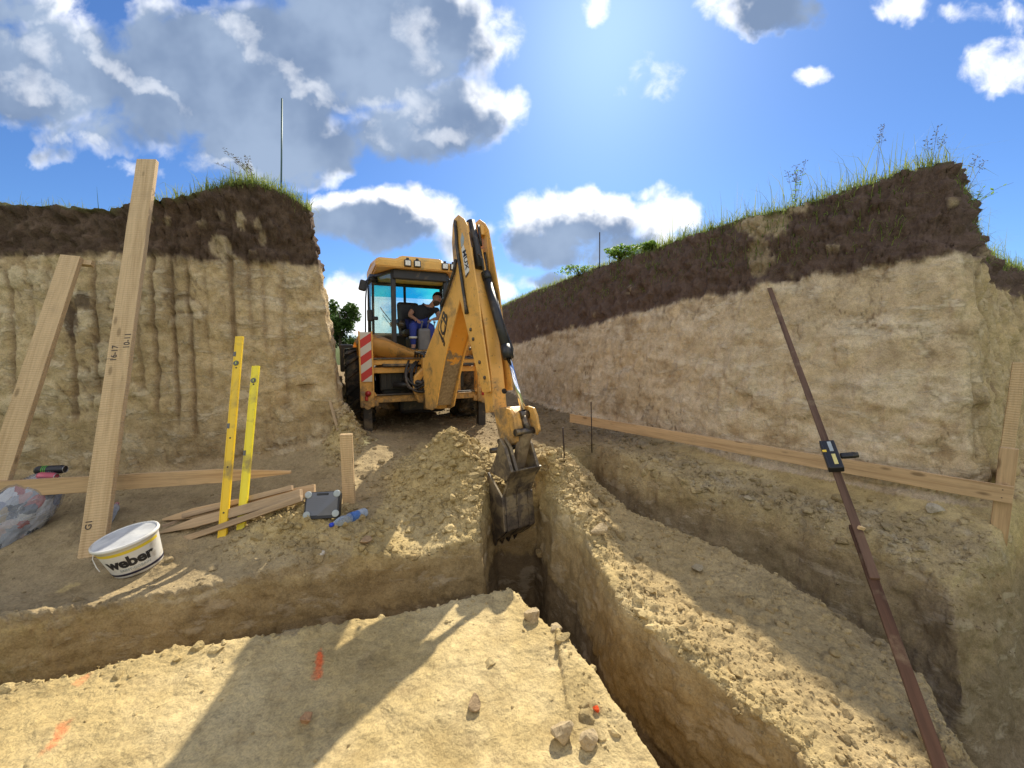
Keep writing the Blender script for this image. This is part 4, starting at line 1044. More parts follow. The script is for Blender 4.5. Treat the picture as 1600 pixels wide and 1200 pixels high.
flank_poly([(693.6, 488.5), (699.2, 500), (696.5, 517), (691.6, 536), (684.3, 515), (685.6, 506)], wf, .002, M['decal_black'], 'logo_border', boom)
flank_poly([(693.4, 490.5), (698.3, 500.5), (695.7, 517), (691.4, 533), (685.3, 514.6), (686.5, 506.3)], wf - .002, .002, M['yellow_clean'], 'logo_ground', boom)
flank_text('JCB', 689.8, 526, 695.0, 497, wf - .0055, .27, M['decal_black'], 'logo_lettering', boom, False, .008, .25)

WD = .15
plate_px = [(709, 352), (711, 343), (718, 336), (726, 342), (731, 352), (741, 412), (748, 455), (754, 507), (767, 597), (768, 612), (756, 613), (745, 573), (730, 507), (720, 467), (712, 415), (708, 380)]
pl_ = [arm(u, v, -WD) for u, v in plate_px]
dp = MB(); aprism(dp, pl_, -WD - .02, -WD, .004); aprism(dp, pl_, WD, WD + .02, .004)
bkd = [arm(u, v, -WD) for u, v in [(709, 385), (713, 418), (722, 470), (732, 508), (747, 573), (756, 610)]]
aprism(dp, bkd + [(p[0] + .03, p[1] + .01) for p in bkd[::-1]], -WD, WD)
for (u, v) in [(718, 352), (741, 480), (745, 520)]:
    pass
dipper = dp.build('dipper', M['yellow'], dig)
cp = MB(); s1, z1 = arm(726, 350, -WD)
for w0, w1 in ((-WD, -WD + .06), (WD - .06, WD)):
    cp = MB(); aprism(cp, [(s1 - .10, z1 - .12), (s1 - .06, z1 + .04), (s1 + .0, z1 + .03), (s1 + .03, z1 - .10)], w0, w1, .006); cp.build('fork_end', M['yellow'], dipper)
bl = MB()
for (u, v) in [(738, 515), (742, 530), (752, 566), (737, 545), (760, 590), (719, 395)]:
    s_, z_ = arm(u, v, -WD); c = Ap(s_, z_, -WD - .02); bl = MB(); bl.lathe([(0, 0), (.022, 0), (.022, .012), (.01, .018), (0, .018)], c, -AW, 8); bl.build('bolt', M['bolt'], dipper)
tu = MB(); path = [arm(711, 345, -WD - .04), arm(714, 385, -WD - .04), arm(722, 440, -WD - .04), arm(727.5, 478, -WD - .04), arm(729.5, 490, -WD - .04)]
tu.tube([Ap(s_, z_, -WD - .04) for s_, z_ in path], [.022, .022, .022, .022, .03], 10)
tu.build('hydraulic_pipe', M['hose'], dipper)
wf = -WD - .0215
flank_poly([(722, 363), (725.5, 372), (724.6, 381), (720.6, 387), (719.6, 375)], wf, .002, M['decal_grey'], 'badge_plate', dipper)
flank_poly([(724.3, 382), (727.3, 392), (733.6, 422), (728.2, 434), (721.0, 389)], wf - .0005, .002, M['white'], 'decal_ground', dipper)
flank_text('MUX', 724.2, 389, 729.8, 421, wf - .004, .125, M['decal_black'], 'decal_lettering', dipper, False, .002, .2)
flank_poly([(730, 427), (733.4, 424.5), (728.2, 434), (727.2, 432)], wf - .003, .002, M['decal_black'], 'decal_slash', dipper)

fe = [arm(u, v, -.1) for u, v in [(734, 385), (748, 465), (757, 510), (766, 577), (772, 643)]]
inn = MB(); aprism(inn, fe + [(p[0] - .22, p[1] - .05) for p in fe[::-1]], -.098, .098, .012)
s_, z_ = arm(786, 611, .02); inn.mi = 0
inner = inn.build('inner_dipper', M['yellow'], dipper)
hq = MB(); fs_, fz_ = arm(787, 611, .0); hq.lathe([(0, -.005), (.03, -.005), (.03, .006), (0, .006)], Ap(fs_ + .012, fz_, .0), (AX * .95 + AZ * .3).normalized(), 14); hq.build('pin_hole', M['hole'], inner)
dr = MB(); dr.tube([Ap(*arm(735, 347, .0), 0), Ap(*arm(744, 386, .0), 0), Ap(*arm(752, 420, -.0), -.02)], .062, 16); dr.tube([Ap(*arm(747, 352, .07), .07), Ap(*arm(752, 384, .07), .07)], .018, 8); dr.build('dipper_ram', M['black'], dipper)
br = MB(); pa, pb, pc = Ap(*arm(760, 431, .06), .06), Ap(*arm(793, 553, .06), .06), Ap(*arm(818, 641, .05), .05)
br.tube([pa, pb], .058, 20); br.tube([pb - (pb - pa).normalized() * .10, pb + (pb - pa).normalized() * .05], .068, 20); br.tube([pa - (pb - pa).normalized() * .04, pa + (pb - pa).normalized() * .06], .064, 20)
br.tube([Ap(*arm(769, 440, .12), .12), Ap(*arm(786, 505, .12), .12), Ap(*arm(801, 545, .12), .12), Ap(*arm(800, 556, .1), .1)], .014, 8)
ram = br.build('bucket_ram', M['black'], dipper)
rd = MB(); rd.tube([pb, pc], .031, 18); rd.build('ram_rod', M['chrome'], ram)
ho_ = MB()
ho_.tube([Ap(*arm(u, v, -.03), -.03) for u, v in [(739, 470), (739, 430), (738, 408), (742, 399), (749, 398), (754, 405), (756, 430)]], .013, 8)
ho_.tube([Ap(*arm(u, v, .12), .12) for u, v in [(757, 395), (759, 405), (761, 422), (765, 432), (768, 440)]], .018, 8)
ho_.tube([Ap(*arm(u, v, -.07), -.07) for u, v in [(743, 440), (745, 465), (750, 482), (752, 490), (749, 480)]], .018, 8)
ho_.tube([Ap(*arm(u, v, -WB - .03), -WB - .03) for u, v in [(712, 405), (709, 425), (702, 445), (695, 465), (691, 478)]], .022, 8)
ho_.build('arm_hose', M['hose'], dipper)
bs = MB(); bs.tube([Ap(*arm(705, 437, .0), 0) - AX * .0, Ap(*arm(694, 480, 0), 0) - AX * .0, Ap(*arm(672, 560, 0), 0) - AX * .10], .03, 14); bs.build('boom_ram', M['black'], boom)

nose = MB(); aprism(nose, [arm(u, v, -.09) for u, v in [(771, 641), (780, 637), (796, 636), (804, 646), (808, 668), (809, 690), (797, 696), (782, 692), (776, 668)]], -.09, .09, .012)
nose.build('dipper_nose', M['yellow'], dipper)
tl = MB()
lev = [arm(u, v, .12) for u, v in [(815, 636), (826, 634), (835, 637), (840, 650), (844, 672), (839, 680), (833, 672), (829, 656), (819, 648)]]
aprism(tl, lev, .10, .135, .008); 
lev2 = [arm(u, v, -.1) for u, v in [(793, 637), (800, 639), (807, 652), (810, 676), (805, 684), (801, 668), (797, 652)]]
aprism(tl, lev2, -.135, -.10, .008)
tl.build('tipping_lever', M['yellow'], dipper)
kn = MB(); k0 = arm(818, 648, .04); kn.tube([Ap(*k0, -.02), Ap(*k0, .10)], .05, 14); k1 = arm(822, 674, .0)
kn.tube([Ap(*k1, -.15), Ap(*k1, .16)], .042, 14); kn.tube([Ap(*k0, .03), Ap(*k1, .03)], .045, 10); k2 = arm(793, 688, -.0); kn.tube([Ap(*k2, -.13), Ap(*k2, .13)], .035, 12)
kn.build('link_pin', M['steel'], dipper)
lk = MB(); k3 = arm(806, 742, .0)
lk.bar(Ap(*k1, .0), Ap(*k3, .0), .13, .075, (AX).normalized(), .012); lk.build('bucket_link', M['mud'], dipper)

# bucket
BW = .225
ck_px = [(781, 684), (775, 714), (762, 738), (759.5, 756), (763, 795), (771, 845), (779, 841), (788, 832), (786, 805), (784, 778), (792, 752), (800, 738), (790, 700)]
ckp = [arm(u, v, -BW) for u, v in ck_px]
bkt = MB()
cheek = ckp[2:10]
aprism(bkt, cheek, -BW, -BW + .028, .004); aprism(bkt, cheek, BW - .028, BW, .004)
back = [ckp[11], ckp[10], ckp[9], ckp[8], ckp[7]]
bcv = []
for i in range(len(back) - 1):
    for t in np.linspace(0, 1, 5)[:-1]: bcv.append((lerp(back[i][0], back[i + 1][0], t), lerp(back[i][1], back[i + 1][1], t)))
bcv.append(back[-1]); bcv.append((ckp[5][0] + .03, ckp[5][1] + .01))
bo_ = [(p[0] - .004, p[1]) for p in bcv]; bi_ = [(p[0] - .03, p[1] + .008) for p in bcv]
aprism(bkt, bo_ + bi_[::-1], -BW + .026, BW - .026, .003)
# wear strips round the back
for w0 in (-.16, .0, .16):
    strip = [(p[0] + .010, p[1]) for p in bcv[6:]]; aprism(bkt, strip + [(p[0] - .02, p[1]) for p in strip[::-1]], w0 - .02, w0 + .02)
bstrip = [(p[0] + .012, p[1]) for p in bcv[11:13]]; aprism(bkt, bstrip + [(p[0] - .02, p[1]) for p in bstrip[::-1]], -BW + .02, BW - .02)
bk_m, nt3, b3 = new_mat('bucket_steel'); na = tnoise(nt3, 6, 7, .65, dist=.5); nb = tnoise(nt3, 26, 6, .7)
c_ = ramp(nt3, na.outputs['Fac'], [(.32, (.055, .046, .042)), (.46, (.12, .095, .075)), (.53, (.30, .235, .14)), (.68, (.40, .32, .19))])
c_ = mixc(nt3, .35, c_, ramp(nt3, nb.outputs['Fac'], [(.35, (.04, .036, .036)), (.7, (.30, .24, .16))])); nt3.links.new(c_, b3.inputs['Base Color'])
b3.inputs['Roughness'].default_value = .5; b3.inputs['Metallic'].default_value = .35; bump(nt3, nb.outputs['Fac'], .25, .01, b3)
bucket = bkt.build('bucket', bk_m, dig)
er = MB(); ear = [ckp[0], ckp[1], ckp[2], ckp[10], ckp[11], ckp[12]]
for w0 in (-.17, .13): aprism(er, [(p[0], p[1]) for p in ear], w0, w0 + .04, .008)
aprism(er, [ckp[0], ckp[1], (ckp[2][0] + .05, ckp[2][1] + .02), ckp[10], ckp[11], ckp[12]], -BW - .01, -BW + .03, .008)
er.build('hinge_plate', bk_m, bucket)
pn = MB(); kk = arm(808, 744, -.0); pn.tube([Ap(*kk, -.16), Ap(*kk, BW + .02)], .055, 16); kk = arm(776, 703, -.2); pn.tube([Ap(*kk, -BW - .06), Ap(*kk, BW + .04)], .032, 12); pn.build('hinge_pin', M['steel'], bucket)
te = ckp[5]
for w0 in np.linspace(-.19, .19, 5):
    t_ = MB(); p0 = Ap(te[0], te[1] + .02, w0); p1 = Ap(te[0] - .03, te[1] - .07, w0); t_.bar(p0, p1, .055, .05, AX.normalized(), .006, .02); t_.build('tooth', M['steel'], bucket)

MB.RS = 1.0

# ================================================================ TIMBER, TOOLS, SMALL THINGS
def wood_mat(name, base, dark, saw=0.0, weather=.3):
    m, nt, b = new_mat(name); N, L = nt.nodes, nt.links
    t = N.new('ShaderNodeTexCoord')
    oi = N.new('ShaderNodeObjectInfo'); off = N.new('ShaderNodeVectorMath'); off.operation = 'MULTIPLY_ADD'
    cmb = N.new('ShaderNodeCombineXYZ'); L.new(oi.outputs['Random'], cmb.inputs[0]); L.new(oi.outputs['Random'], cmb.inputs[1])
    L.new(cmb.outputs[0], off.inputs[0]); off.inputs[1].default_value = (37, 19, 7); L.new(t.outputs['Object'], off.inputs[2])
    V = off.outputs[0]
    g = tnoise(nt, 9, 6, .6, V, dist=.8, mapscale=(.12, 2.4, 2.4)); g2 = tnoise(nt, 45, 4, .6, V, mapscale=(.10, 2, 2)); st = tnoise(nt, 5, 6, .65, V)
    c = ramp(nt, g.outputs['Fac'], [(.32, dark), (.48, base), (.68, tuple(min(1, q * 1.13) for q in base))])
    c = mixc(nt, .22, c, ramp(nt, g2.outputs['Fac'], [(.4, tuple(q * .55 for q in dark)), (.6, base)]))
    kv = N.new('ShaderNodeTexVoronoi'); kv.inputs['Scale'].default_value = 1.0
    mp = N.new('ShaderNodeMapping'); mp.inputs['Scale'].default_value = (3.2, 9, 9); L.new(V, mp.inputs[0]); L.new(mp.outputs[0], kv.inputs['Vector'])
    c = mixc(nt, ramp(nt, kv.outputs['Distance'], [(.09, (.75, .75, .75)), (.17, (0, 0, 0))]), c, tuple(q * .42 for q in dark))
    c = mixc(nt, ramp(nt, st.outputs['Fac'], [(.56, (0, 0, 0)), (.72, (weather, weather, weather))]), c, (.27, .20, .12))
    L.new(c, b.inputs['Base Color']); b.inputs['Roughness'].default_value = .8; b.inputs['Specular IOR Level'].default_value = .2
    p = bump(nt, g2.outputs['Fac'], .25, .004, None)
    if saw:
        w = N.new('ShaderNodeTexWave'); w.wave_type = 'BANDS'; w.bands_direction = 'X'; w.inputs['Scale'].default_value = 16; w.inputs['Distortion'].default_value = 2.5; w.inputs['Detail'].default_value = 2; L.new(V, w.inputs['Vector'])
        p = bump(nt, w.outputs['Fac'], saw, .004, None, p)
        c2 = mixc(nt, .14 * saw * 2, c, ramp(nt, w.outputs['Fac'], [(.3, tuple(q * .7 for q in base)), (.7, base)])); L.new(c2, b.inputs['Base Color'])
    L.new(p, b.inputs['Normal'])
    return m
M['plank'] = wood_mat('sawn_pine', (.60, .43, .245), (.46, .31, .16), .5, .25)
M['board'] = wood_mat('board_pine', (.58, .40, .225), (.42, .27, .14), .0, .35)
M['stakew'] = wood_mat('weathered_stake', (.44, .32, .20), (.28, .195, .12), .0, .5)
M['stained'] = wood_mat('stained_timber', (.105, .055, .035), (.055, .03, .02), .0, .8)
M['stained_hi'] = wood_mat('stained_slat', (.15, .09, .06), (.08, .045, .03), .0, .8)

def frame(p0, p1, up):
    p0, p1, up = Vector(p0), Vector(p1), Vector(up); d = (p1 - p0).normalized(); y = up.cross(d).normalized(); z = d.cross(y)
    return Matrix.Translation(p0) @ Matrix((d, y, z)).transposed().to_4x4(), (p1 - p0).length
def board(name, p0, p1, w, th, up, mat, parent=None, tip=0.0, tip0=0.0, bev=.003, w1=None, ragged=0.0):
    """sawn board along local X, width along local Y, thickness along local Z (towards up)"""
    T, L = frame(p0, p1, up); w1 = w if w1 is None else w1; mb = MB(); n = max(2, int(L / .25)); rr_ = random.Random(hash((round(L, 3), w)) & 255)
    top, bot = [], []
    xs = [L * k / n for k in range(n + 1)]
    for x_ in xs:
        ww = lerp(w, w1, x_ / L) / 2; j = ragged * rr_.uniform(-1, 1)
        if tip and x_ > L - tip: continue
        if tip0 and x_ < tip0: continue
        top.append((x_, ww + j)); bot.append((x_, -ww + j * .5))
    poly = ([(0, -.15 * w)] if tip0 else []) + bot + ([(L, -w1 * .15), (L, w1 * .05)] if tip else []) + top[::-1] + ([(0, .05 * w)] if tip0 else [])
    mb.prism(poly, (0, 0, 0), (1, 0, 0), (0, 1, 0), (0, 0, 1), -th / 2, th / 2, bev)
    o = mb.build(name, mat, parent)
    if parent is not None: o.matrix_world = T
    else: o.matrix_world = T
    return o
TOCAM = lambda p: (Vector(CAMP) - Vector(p)).normalized()
def text_on(o_T, body, size, x_, y_, z_, rot, mat, name, parent, bold=.0):
    me_ = text_mesh(body, size, 'CENTER', bold); me_.transform(Matrix.Translation((x_, y_, z_)) @ Matrix.Rotation(rot, 4, 'Z'))
    o = link_mesh(name, me_, mat); o.parent = parent; return o
M['ink'] = simple('pencil_ink', (.06, .045, .035), .7)

# -- long plank leaning on the left bank
b0 = hit(144, 868); b0.z -= .02; b1 = Vector(Ppl(231, 251, (0, 3.92, 0), np.array([0, 1, 0])))
up_ = (Vector((.15, -1, .35))).normalized()
pk = board('plank', b0, b1, .165, .042, up_, M['plank'], ragged=.002); tag(pk, 'tallest pale plank leaning on the left bank behind the white bucket', 'plank', 'planks leaning on the left bank')
Lk = (b1 - b0).length
text_on(None, '16-17', .062, Lk * .445, .03, .0225, 0, M['ink'], 'pencil_mark', pk, .0006)
text_on(None, '10-11', .062, Lk * .475, -.052, .0225, 0, M['ink'], 'pencil_mark', pk, .0006)
text_on(None, 'G1', .06, Lk * .065, .035, .0225, 0, M['ink'], 'pencil_mark', pk, .0006)
ln_ = MB(); ln_.box((Lk * .432, .06, .0218), (.003, .05, .001)); ln_.build('marked_line', M['ink'], pk)
# -- second plank
c0 = Vector(Pz(-42, 868, .05)); c1 = Vector(Ppl(113, 401, (0, 3.70, 0), np.array([0, 1, 0])))
p2 = board('plank', c0, c1, .15, .045, Vector((.25, -1, .30)), M['plank'], ragged=.002); tag(p2, 'shorter leaning plank at the left edge, behind the plastic bag', 'plank', 'planks leaning on the left bank')
L2 = (c1 - c0).length
cl = MB(); cl.box((L2 - .03, -.085, -.05), (.05, .10, .05), bev=.004); cl.build('cleat', M['plank'], p2)
# -- long pointed board lying level across the planks
h0, h1 = Vector(Pt(-45, 768, 2.98)), Vector(Pt(455, 736.5, 3.50))
ub = TOCAM((h0 + h1) / 2)
hb_ = board('pointed_board', h0, h1, .135, .028, Vector((.2, -1, .05)), M['board'], tip=.40, w1=.115, ragged=.003); tag(hb_, 'long level board with a sharpened end running behind the tallest plank', 'board')

# -- spirit levels
M['lvl1'] = simple('level_yellow', (.80, .53, .02), .38, 0, .06, 5, (.35, .24, .05), .42)
M['lvl2'] = simple('level_lemon', (.82, .68, .03), .35, 0, .05, 5, (.35, .27, .06), .40)
M['vial'] = simple('vial_green', (.45, .55, .12), .15)
def level(u0, v0, u1, v1, dt, mat, label, holes, w=.060):
    a = hit(u0, v0); a.z -= .03; t0 = (a - Vector(CAMP)).dot(Vector((0, math.cos(PITCH), -math.sin(PITCH)))); e = Vector(Pt(u1, v1, t0 + dt))
    T, L = frame(a, e, Vector((.12, -1, .25))); root = empty('spirit_level'); root.matrix_world = T
    tag(root, label, 'spirit level', 'yellow spirit levels')
    mb = MB(); mb.box((L / 2, 0, 0), (L, w, .024), bev=.003)
    for sy in (-1, 1): mb.box((L / 2, sy * w * .40, .0125), (L - .01, .008, .004))
    mb.build('body', mat, root)
    for s0 in (0, 1):
        cm = MB(); cm.box((L * s0, 0, 0), (.012, w * 1.0, .026), bev=.003); cm.build('end_cap', mat if s0 else M['black'], root)
    for f_, kind in holes:
        if kind == 'round':
            vb = MB(); vb.lathe([(0, .012), (.021, .012), (.023, .0155), (.019, .0165), (.016, .0135), (0, .0135)], (L * f_, .004, 0), (0, 0, 1), 18); vr = vb.build('vial_housing', M['grey'], root)
            vv = MB(); vv.tube([(L * f_ - .012, .004, .0155), (L * f_ + .012, .004, .0155)], .005, 8); vv.build('vial', M['vial'], vr)
        elif kind == 'side':
            vb = MB(); vb.box((L * f_, w * .36, .003), (.045, w * .34, .024), bev=.003); vb.box((L * f_, w * .30, .012), (.03, w * .2, .010), bev=.002); vb.build('vial_housing', M['grey'], root)
        else:
            vb = MB(); vb.lathe([(0, .0125), (.007, .0125), (.007, .0140), (0, .0140)], (L * f_, 0, 0), (0, 0, 1), 10); vb.build('rivet', M['black'], root)
    return root
level(347, 840, 374.5, 527, .42, M['lvl1'], 'taller orange yellow spirit level standing on end, left of the two', [(.855, 'round'), (.83, 'dot'), (.905, 'side'), (.53, 'side'), (.47, 'dot'), (.33, 'dot'), (.12, 'dot')], .062)
level(376, 826, 400, 573, .36, M['lvl2'], 'shorter lemon yellow spirit level standing on end, right of the two', [(.905, 'round'), (.88, 'dot'), (.45, 'side')], .060)

# -- stack of sharpened stakes
def gp(u, v, up=0.0, t=None):
    p = hit(u, v); q = Vector(CAMP) + (p - Vector(CAMP)) * 1.0; q.z += up; return q
def lying(u0, v0, u1, v1, t0, t1, w, th, mat, label, tip0=.0, tip=.0, up=(.15, -1, .45)):
    o = board('wooden_stake', Pt(u0, v0, t0), Pt(u1, v1, t1), w, th, Vector(up), mat, tip0=tip0, tip=tip, ragged=.004)
    tag(o, label, 'stake', 'sharpened stakes lying in a pile'); return o
gz = hit(262, 832); tA = gz.y * math.cos(PITCH) - (gz.z - CZ) * math.sin(PITCH)
gz = hit(480, 792); tB = gz.y * math.cos(PITCH) - (gz.z - CZ) * math.sin(PITCH)
tB = min(tB, tA + .75)
lying(250, 832, 471, 772, tA, tB - .02, .072, .045, M['stakew'], 'thick front stake of the pile, its left end sharpened to a point', tip0=.28)
lying(282, 845, 472, 779, tA - .05, tB - .08, .045, .04, M['stakew'], 'thin grey stake lowest in the pile, square at both ends')
lying(256, 811, 492, 765, tA + .12, tB + .10, .085, .035, M['board'], 'broad stake at the back of the pile, reaching farthest right', tip0=.22)
lying(286, 806, 457, 762, tA + .09, tB + .06, .04, .03, M['stakew'], 'thin weathered stake on top of the back of the pile')
lying(254, 826, 330, 800, tA + .05, tA + .30, .05, .04, M['stakew'], 'short dark stake end poking out left of the pile')

# -- stake at the corner of the left bank, thin laths beside it
def upright(name, ub_, vb_, vt, w, th, mat, label, cat, group=None, sink=.06, lean=(0, 0), face=(.15, -1, 0)):
    a = hit(ub_, vb_); a.z -= sink
    t = (a - Vector(CAMP)).dot(Vector((0, math.cos(PITCH), -math.sin(PITCH))))
    r0 = ray(ub_, vt); zt = CZ + r0[2] * (a.y / r0[1])
    o = board(name, a, (a.x + lean[0], a.y + lean[1], zt), w, th, Vector(face), mat, ragged=.003); tag(o, label, cat, group); return o
upright('wooden_stake', 545.5, 787, 678, .10, .04, M['plank'], 'upright stake with a split top at the corner of the left bank', 'stake')
a = hit(533, 690)
o = board('lath', Vector(Pt(536, 700, 4.45)), Vector(Pt(514, 622, 4.62)), .03, .012, Vector((.3, -1, .2)), M['stakew']); tag(o, 'thin lath leaning against the corner of the left bank', 'lath')

# -- batter boards on the right
bR, bL = Vector(Pt(1583, 774, 2.80)), Vector(Pt(891, 653, 5.9))
fn = (bR - bL).cross(Vector((0, 0, 1))).normalized()
if fn.dot(Vector(CAMP) - bR) < 0: fn = -fn
o = board('batter_board', bL, bR, .128, .026, fn, M['board'], ragged=.002); tag(o, 'long level batter board running along the foot of the right bank', 'board')
LB = (bR - bL).length
for yy in (-.03, .03):
    nl = MB(); nl.lathe([(0, .0125), (.004, .0125), (.004, .0145), (0, .0145)], (LB - .05, yy, 0), (0, 0, 1), 8); nl.build('nail', M['bolt'], o)
upr = Vector(Pt(1577, 700, 2.86)); gb = Vector(Pt(1567, 872, 2.80)); gb.z -= .12
o = board('wooden_stake', (upr.x - .005, upr.y, min(gb.z, hgt(upr.x, upr.y) - .05)), (upr.x, upr.y, upr.z), .088, .045, fn, M['board'], ragged=.002); tag(o, 'short upright stake carrying the right end of the long batter board', 'stake', 'upright stakes at the right')
q = Vector(Pt(1593, 566, 3.02))
o = board('wooden_stake', (q.x - .02, q.y, hgt(q.x, q.y) - .05), (q.x, q.y, q.z), .07, .045, fn, M['plank'], ragged=.002); tag(o, 'taller upright stake at the right edge of the picture behind the board corner', 'stake', 'upright stakes at the right')
s0 = bR + Vector((.03, .06, .0)); s1 = s0 + Vector((1.25, .95, 0.0))
o = board('batter_board', s0, s1, .128, .026, Vector((.6, -.8, 0)), M['board']); tag(o, 'batter board leaving the picture at the right from the corner stake', 'board')

# -- long dark rod propped against the right bank, with a laser receiver clamped to it
r_top, r_bot = Vector(Pt(1196, 433, 5.35 * KR)), Vector(Pt(1481, 1215, 1.42))
dr_ = (r_bot - r_top).normalized(); r_bot2 = r_bot + dr_ * .62
def on_rod(v):                       # point of the rod seen at picture row v
    lo_, hi_ = 0.0, 1.0
    for _ in range(40):
        m_ = (lo_ + hi_) / 2; p = r_top.lerp(r_bot, m_); d = math.cos(PITCH) * p.y - math.sin(PITCH) * (p.z - CZ); vv = 600 - FPX * (math.sin(PITCH) * p.y + math.cos(PITCH) * (p.z - CZ)) / d
        if vv < v: lo_ = m_
        else: hi_ = m_
    return r_top.lerp(r_bot, lo_)
rodr = empty('measuring_rod', on_rod(900)); tag(rodr, 'long dark stained rod propped from the right trench up to the right bank', 'rod')
TR, _ = frame(r_top, r_bot2, Vector((-.5, -.7, .5)))
def rod_part(name, pa, pb, w, th, mat, dz=0.0, w1=None):
    o = board(name, pa, pb, w, th, Vector((-.55, -.75, .35)), mat, ragged=.0015, w1=w1); o.parent = rodr; o.matrix_parent_inverse = Matrix.Translation(-rodr.location); return o
rod_part('slat', r_top, on_rod(905), .040, .020, M['stained_hi'])
lp0 = on_rod(760) + Vector((.012, .03, 0)); rod_part('post', on_rod(822) + Vector((.008, .022, -.012)), r_bot2 + Vector((.008, .022, -.012)), .046, .036, M['stained'])
m_ = MB(); c = on_rod(826); m_.box(c + Vector((-.01, -.035, .02)), (.05, .012, .02), rot=(.2, .3, .3), bev=.003); o = m_.build('splinter', M['plank'], rodr); o.matrix_parent_inverse = Matrix.Translation(-rodr.location)
pa, pb = on_rod(697), on_rod(740)
# receiver: long axis along the rod, face towards the camera
T, L = frame(pb, pa, Vector((-.55, -.75, .35))); rec = empty('laser_receiver'); rec.matrix_world = T
tag(rec, 'black laser receiver with a yellow label clamped to the dark rod', 'laser receiver')
bx_ = MB(); bx_.box((L / 2, .0, .035), (L, .078, .045), bev=.006); bx_.box((L / 2, .034, .036), (L * .99, .012, .050), bev=.004); bx_.build('housing', M['black'], rec)
wl_ = MB(); wl_.box((L * .76, -.008, .0585), (L * .36, .020, .003), bev=.001); wl_.build('window', M['decal_grey'], rec)
yl_ = MB(); yl_.box((L * .30, -.008, .0585), (L * .36, .020, .003), bev=.001); yl_.build('label', simple('label_yellow', (.70, .60, .22), .4), rec)
ym = MB(); ym.box((L * .60, .030, .060), (.018, .022, .004), bev=.001); ym.build('mark', simple('mark_yellow', (.8, .55, .05), .4), rec)
ck_ = MB(); ck_.box((L * .53, -.085, .02), (.036, .08, .026), bev=.007); ck_.tube([(L * .53, -.11, .02), (L * .53, -.135, .02)], .017, 10); ck_.build('clamp', M['black'], rec)

# -- mortar bucket
bc = hit(197, 902); bc.y += .10; bc.z = hgt(bc.x, bc.y) - .012
bk_root = empty('bucket', bc); bk_root.rotation_euler = (R(9), R(-10.5), R(24)); bk_root.scale = (.92, .92, 1.03)
tag(bk_root, 'empty white oval bucket with black weber lettering standing on the left ledge', 'bucket')
M['pail'] = simple('pail_white', (.72, .71, .67), .38, 0, .06, 9, (.42, .36, .26), .34)
M['pail_in'] = simple('pail_inside', (.46, .47, .48), .55, 0, .22, 9, (.62, .62, .60), .7)
M['pail_y'] = simple('pail_yellow', (.78, .60, .05), .4, 0, .06, 9, (.42, .33, .12), .2)
M['pail_b'] = simple('pail_navy', (.022, .02, .045), .4)
HB, SXb, SYb = .235, 1.0, .84
def rb(z_): return lerp(.150, .188, z_ / HB)
wl_ = MB(); wl_.lathe([(0, .004), (.144, .0), (.150, .006)] + [(rb(z_), z_) for z_ in (.03, .08, .14, .20, .232)] + [(.200, .232), (.203, .240), (.200, .252), (.192, .255), (.187, .248)], (0, 0, 0), (0, 0, 1), 56, SXb, SYb); wl_.build('shell', M['pail'], bk_root)
wl_ = MB(); wl_.lathe([(.186, .2485)] + [(rb(z_) - .004, z_) for z_ in (.2, .12, .05, .014)] + [(.09, .012), (0, .012)], (0, 0, 0), (0, 0, 1), 56, SXb, SYb); wl_.build('inside', M['pail_in'], bk_root, fix=False)
def band(z0, z1, mat, name, a0=0, a1=2 * math.pi, n=56, ex=.0012):
    m_ = MB(); vs = []
    for k in range(n + 1):
        a_ = a0 + (a1 - a0) * k / n
        for z_ in (z0(a_) if callable(z0) else z0, z1(a_) if callable(z1) else z1): vs.append(((rb(z_) + ex) * math.cos(a_) * SXb, (rb(z_) + ex) * math.sin(a_) * SYb, z_))
    m_._add([Vector(v) for v in vs], [(2 * k, 2 * k + 2, 2 * k + 3, 2 * k + 1) for k in range(n)], True); return m_.build(name, mat, bk_root, fix=False)
band(.188, .210, M['pail_y'], 'yellow_band', R(180), R(352)); band(.020, .037, M['pail_b'], 'navy_band', R(160), R(395))
band(lambda a_: .075, lambda a_: .075 + max(.001, .115 * (1 - (a_ - R(176)) / R(24))), M['pail_y'], 'yellow_corner', R(176), R(200), 12)
def wrap(body, size, ang, zc, mat, name, bold=.0, shear=0.0, spacing=1.0):
    me_ = text_mesh(body, size, 'CENTER', bold, shear, .0008, spacing)
    n_ = len(me_.vertices); co = np.zeros(n_ * 3, np.float32); me_.vertices.foreach_get('co', co); co = co.reshape(-1, 3)
    th = np.linspace(0, 2 * np.pi, 2000); ds = np.hypot(np.diff(np.cos(th) * SXb), np.diff(np.sin(th) * SYb)) * .168; S_ = np.concatenate([[0], np.cumsum(ds)]); s0 = np.interp(ang, th, S_)
    a_ = np.interp(s0 + co[:, 0], S_, th); z_ = zc + co[:, 1]; r_ = lerp(.150, .188, z_ / HB) + .0022 + co[:, 2]
    out = np.stack([r_ * np.cos(a_) * SXb, r_ * np.sin(a_) * SYb, z_], 1); me_.vertices.foreach_set('co', out.astype(np.float32).ravel()); me_.update(); return link_mesh(name, me_, mat, bk_root)
wrap('weber', .108, R(279), .122, M['decal_black'], 'weber_lettering', .0042, .0, .98)
wrap('SAINT-GOBAIN', .026, R(285), .064, M['decal_grey'], 'maker_lettering', .0004, 0, 1.05)
hd = MB(); hd.tube([(-.186 * 1.0, -.02, .215), (-.200, -.045, .17), (-.185, -.075, .12), (-.165, -.10, .095)], .0035, 6); hd.lathe([(.0, -.004), (.012, -.002), (.012, .005), (0, .007)], (-.183, -.02, .215), (-1, 0, 0), 10); hd.build('handle', M['white'], bk_root)

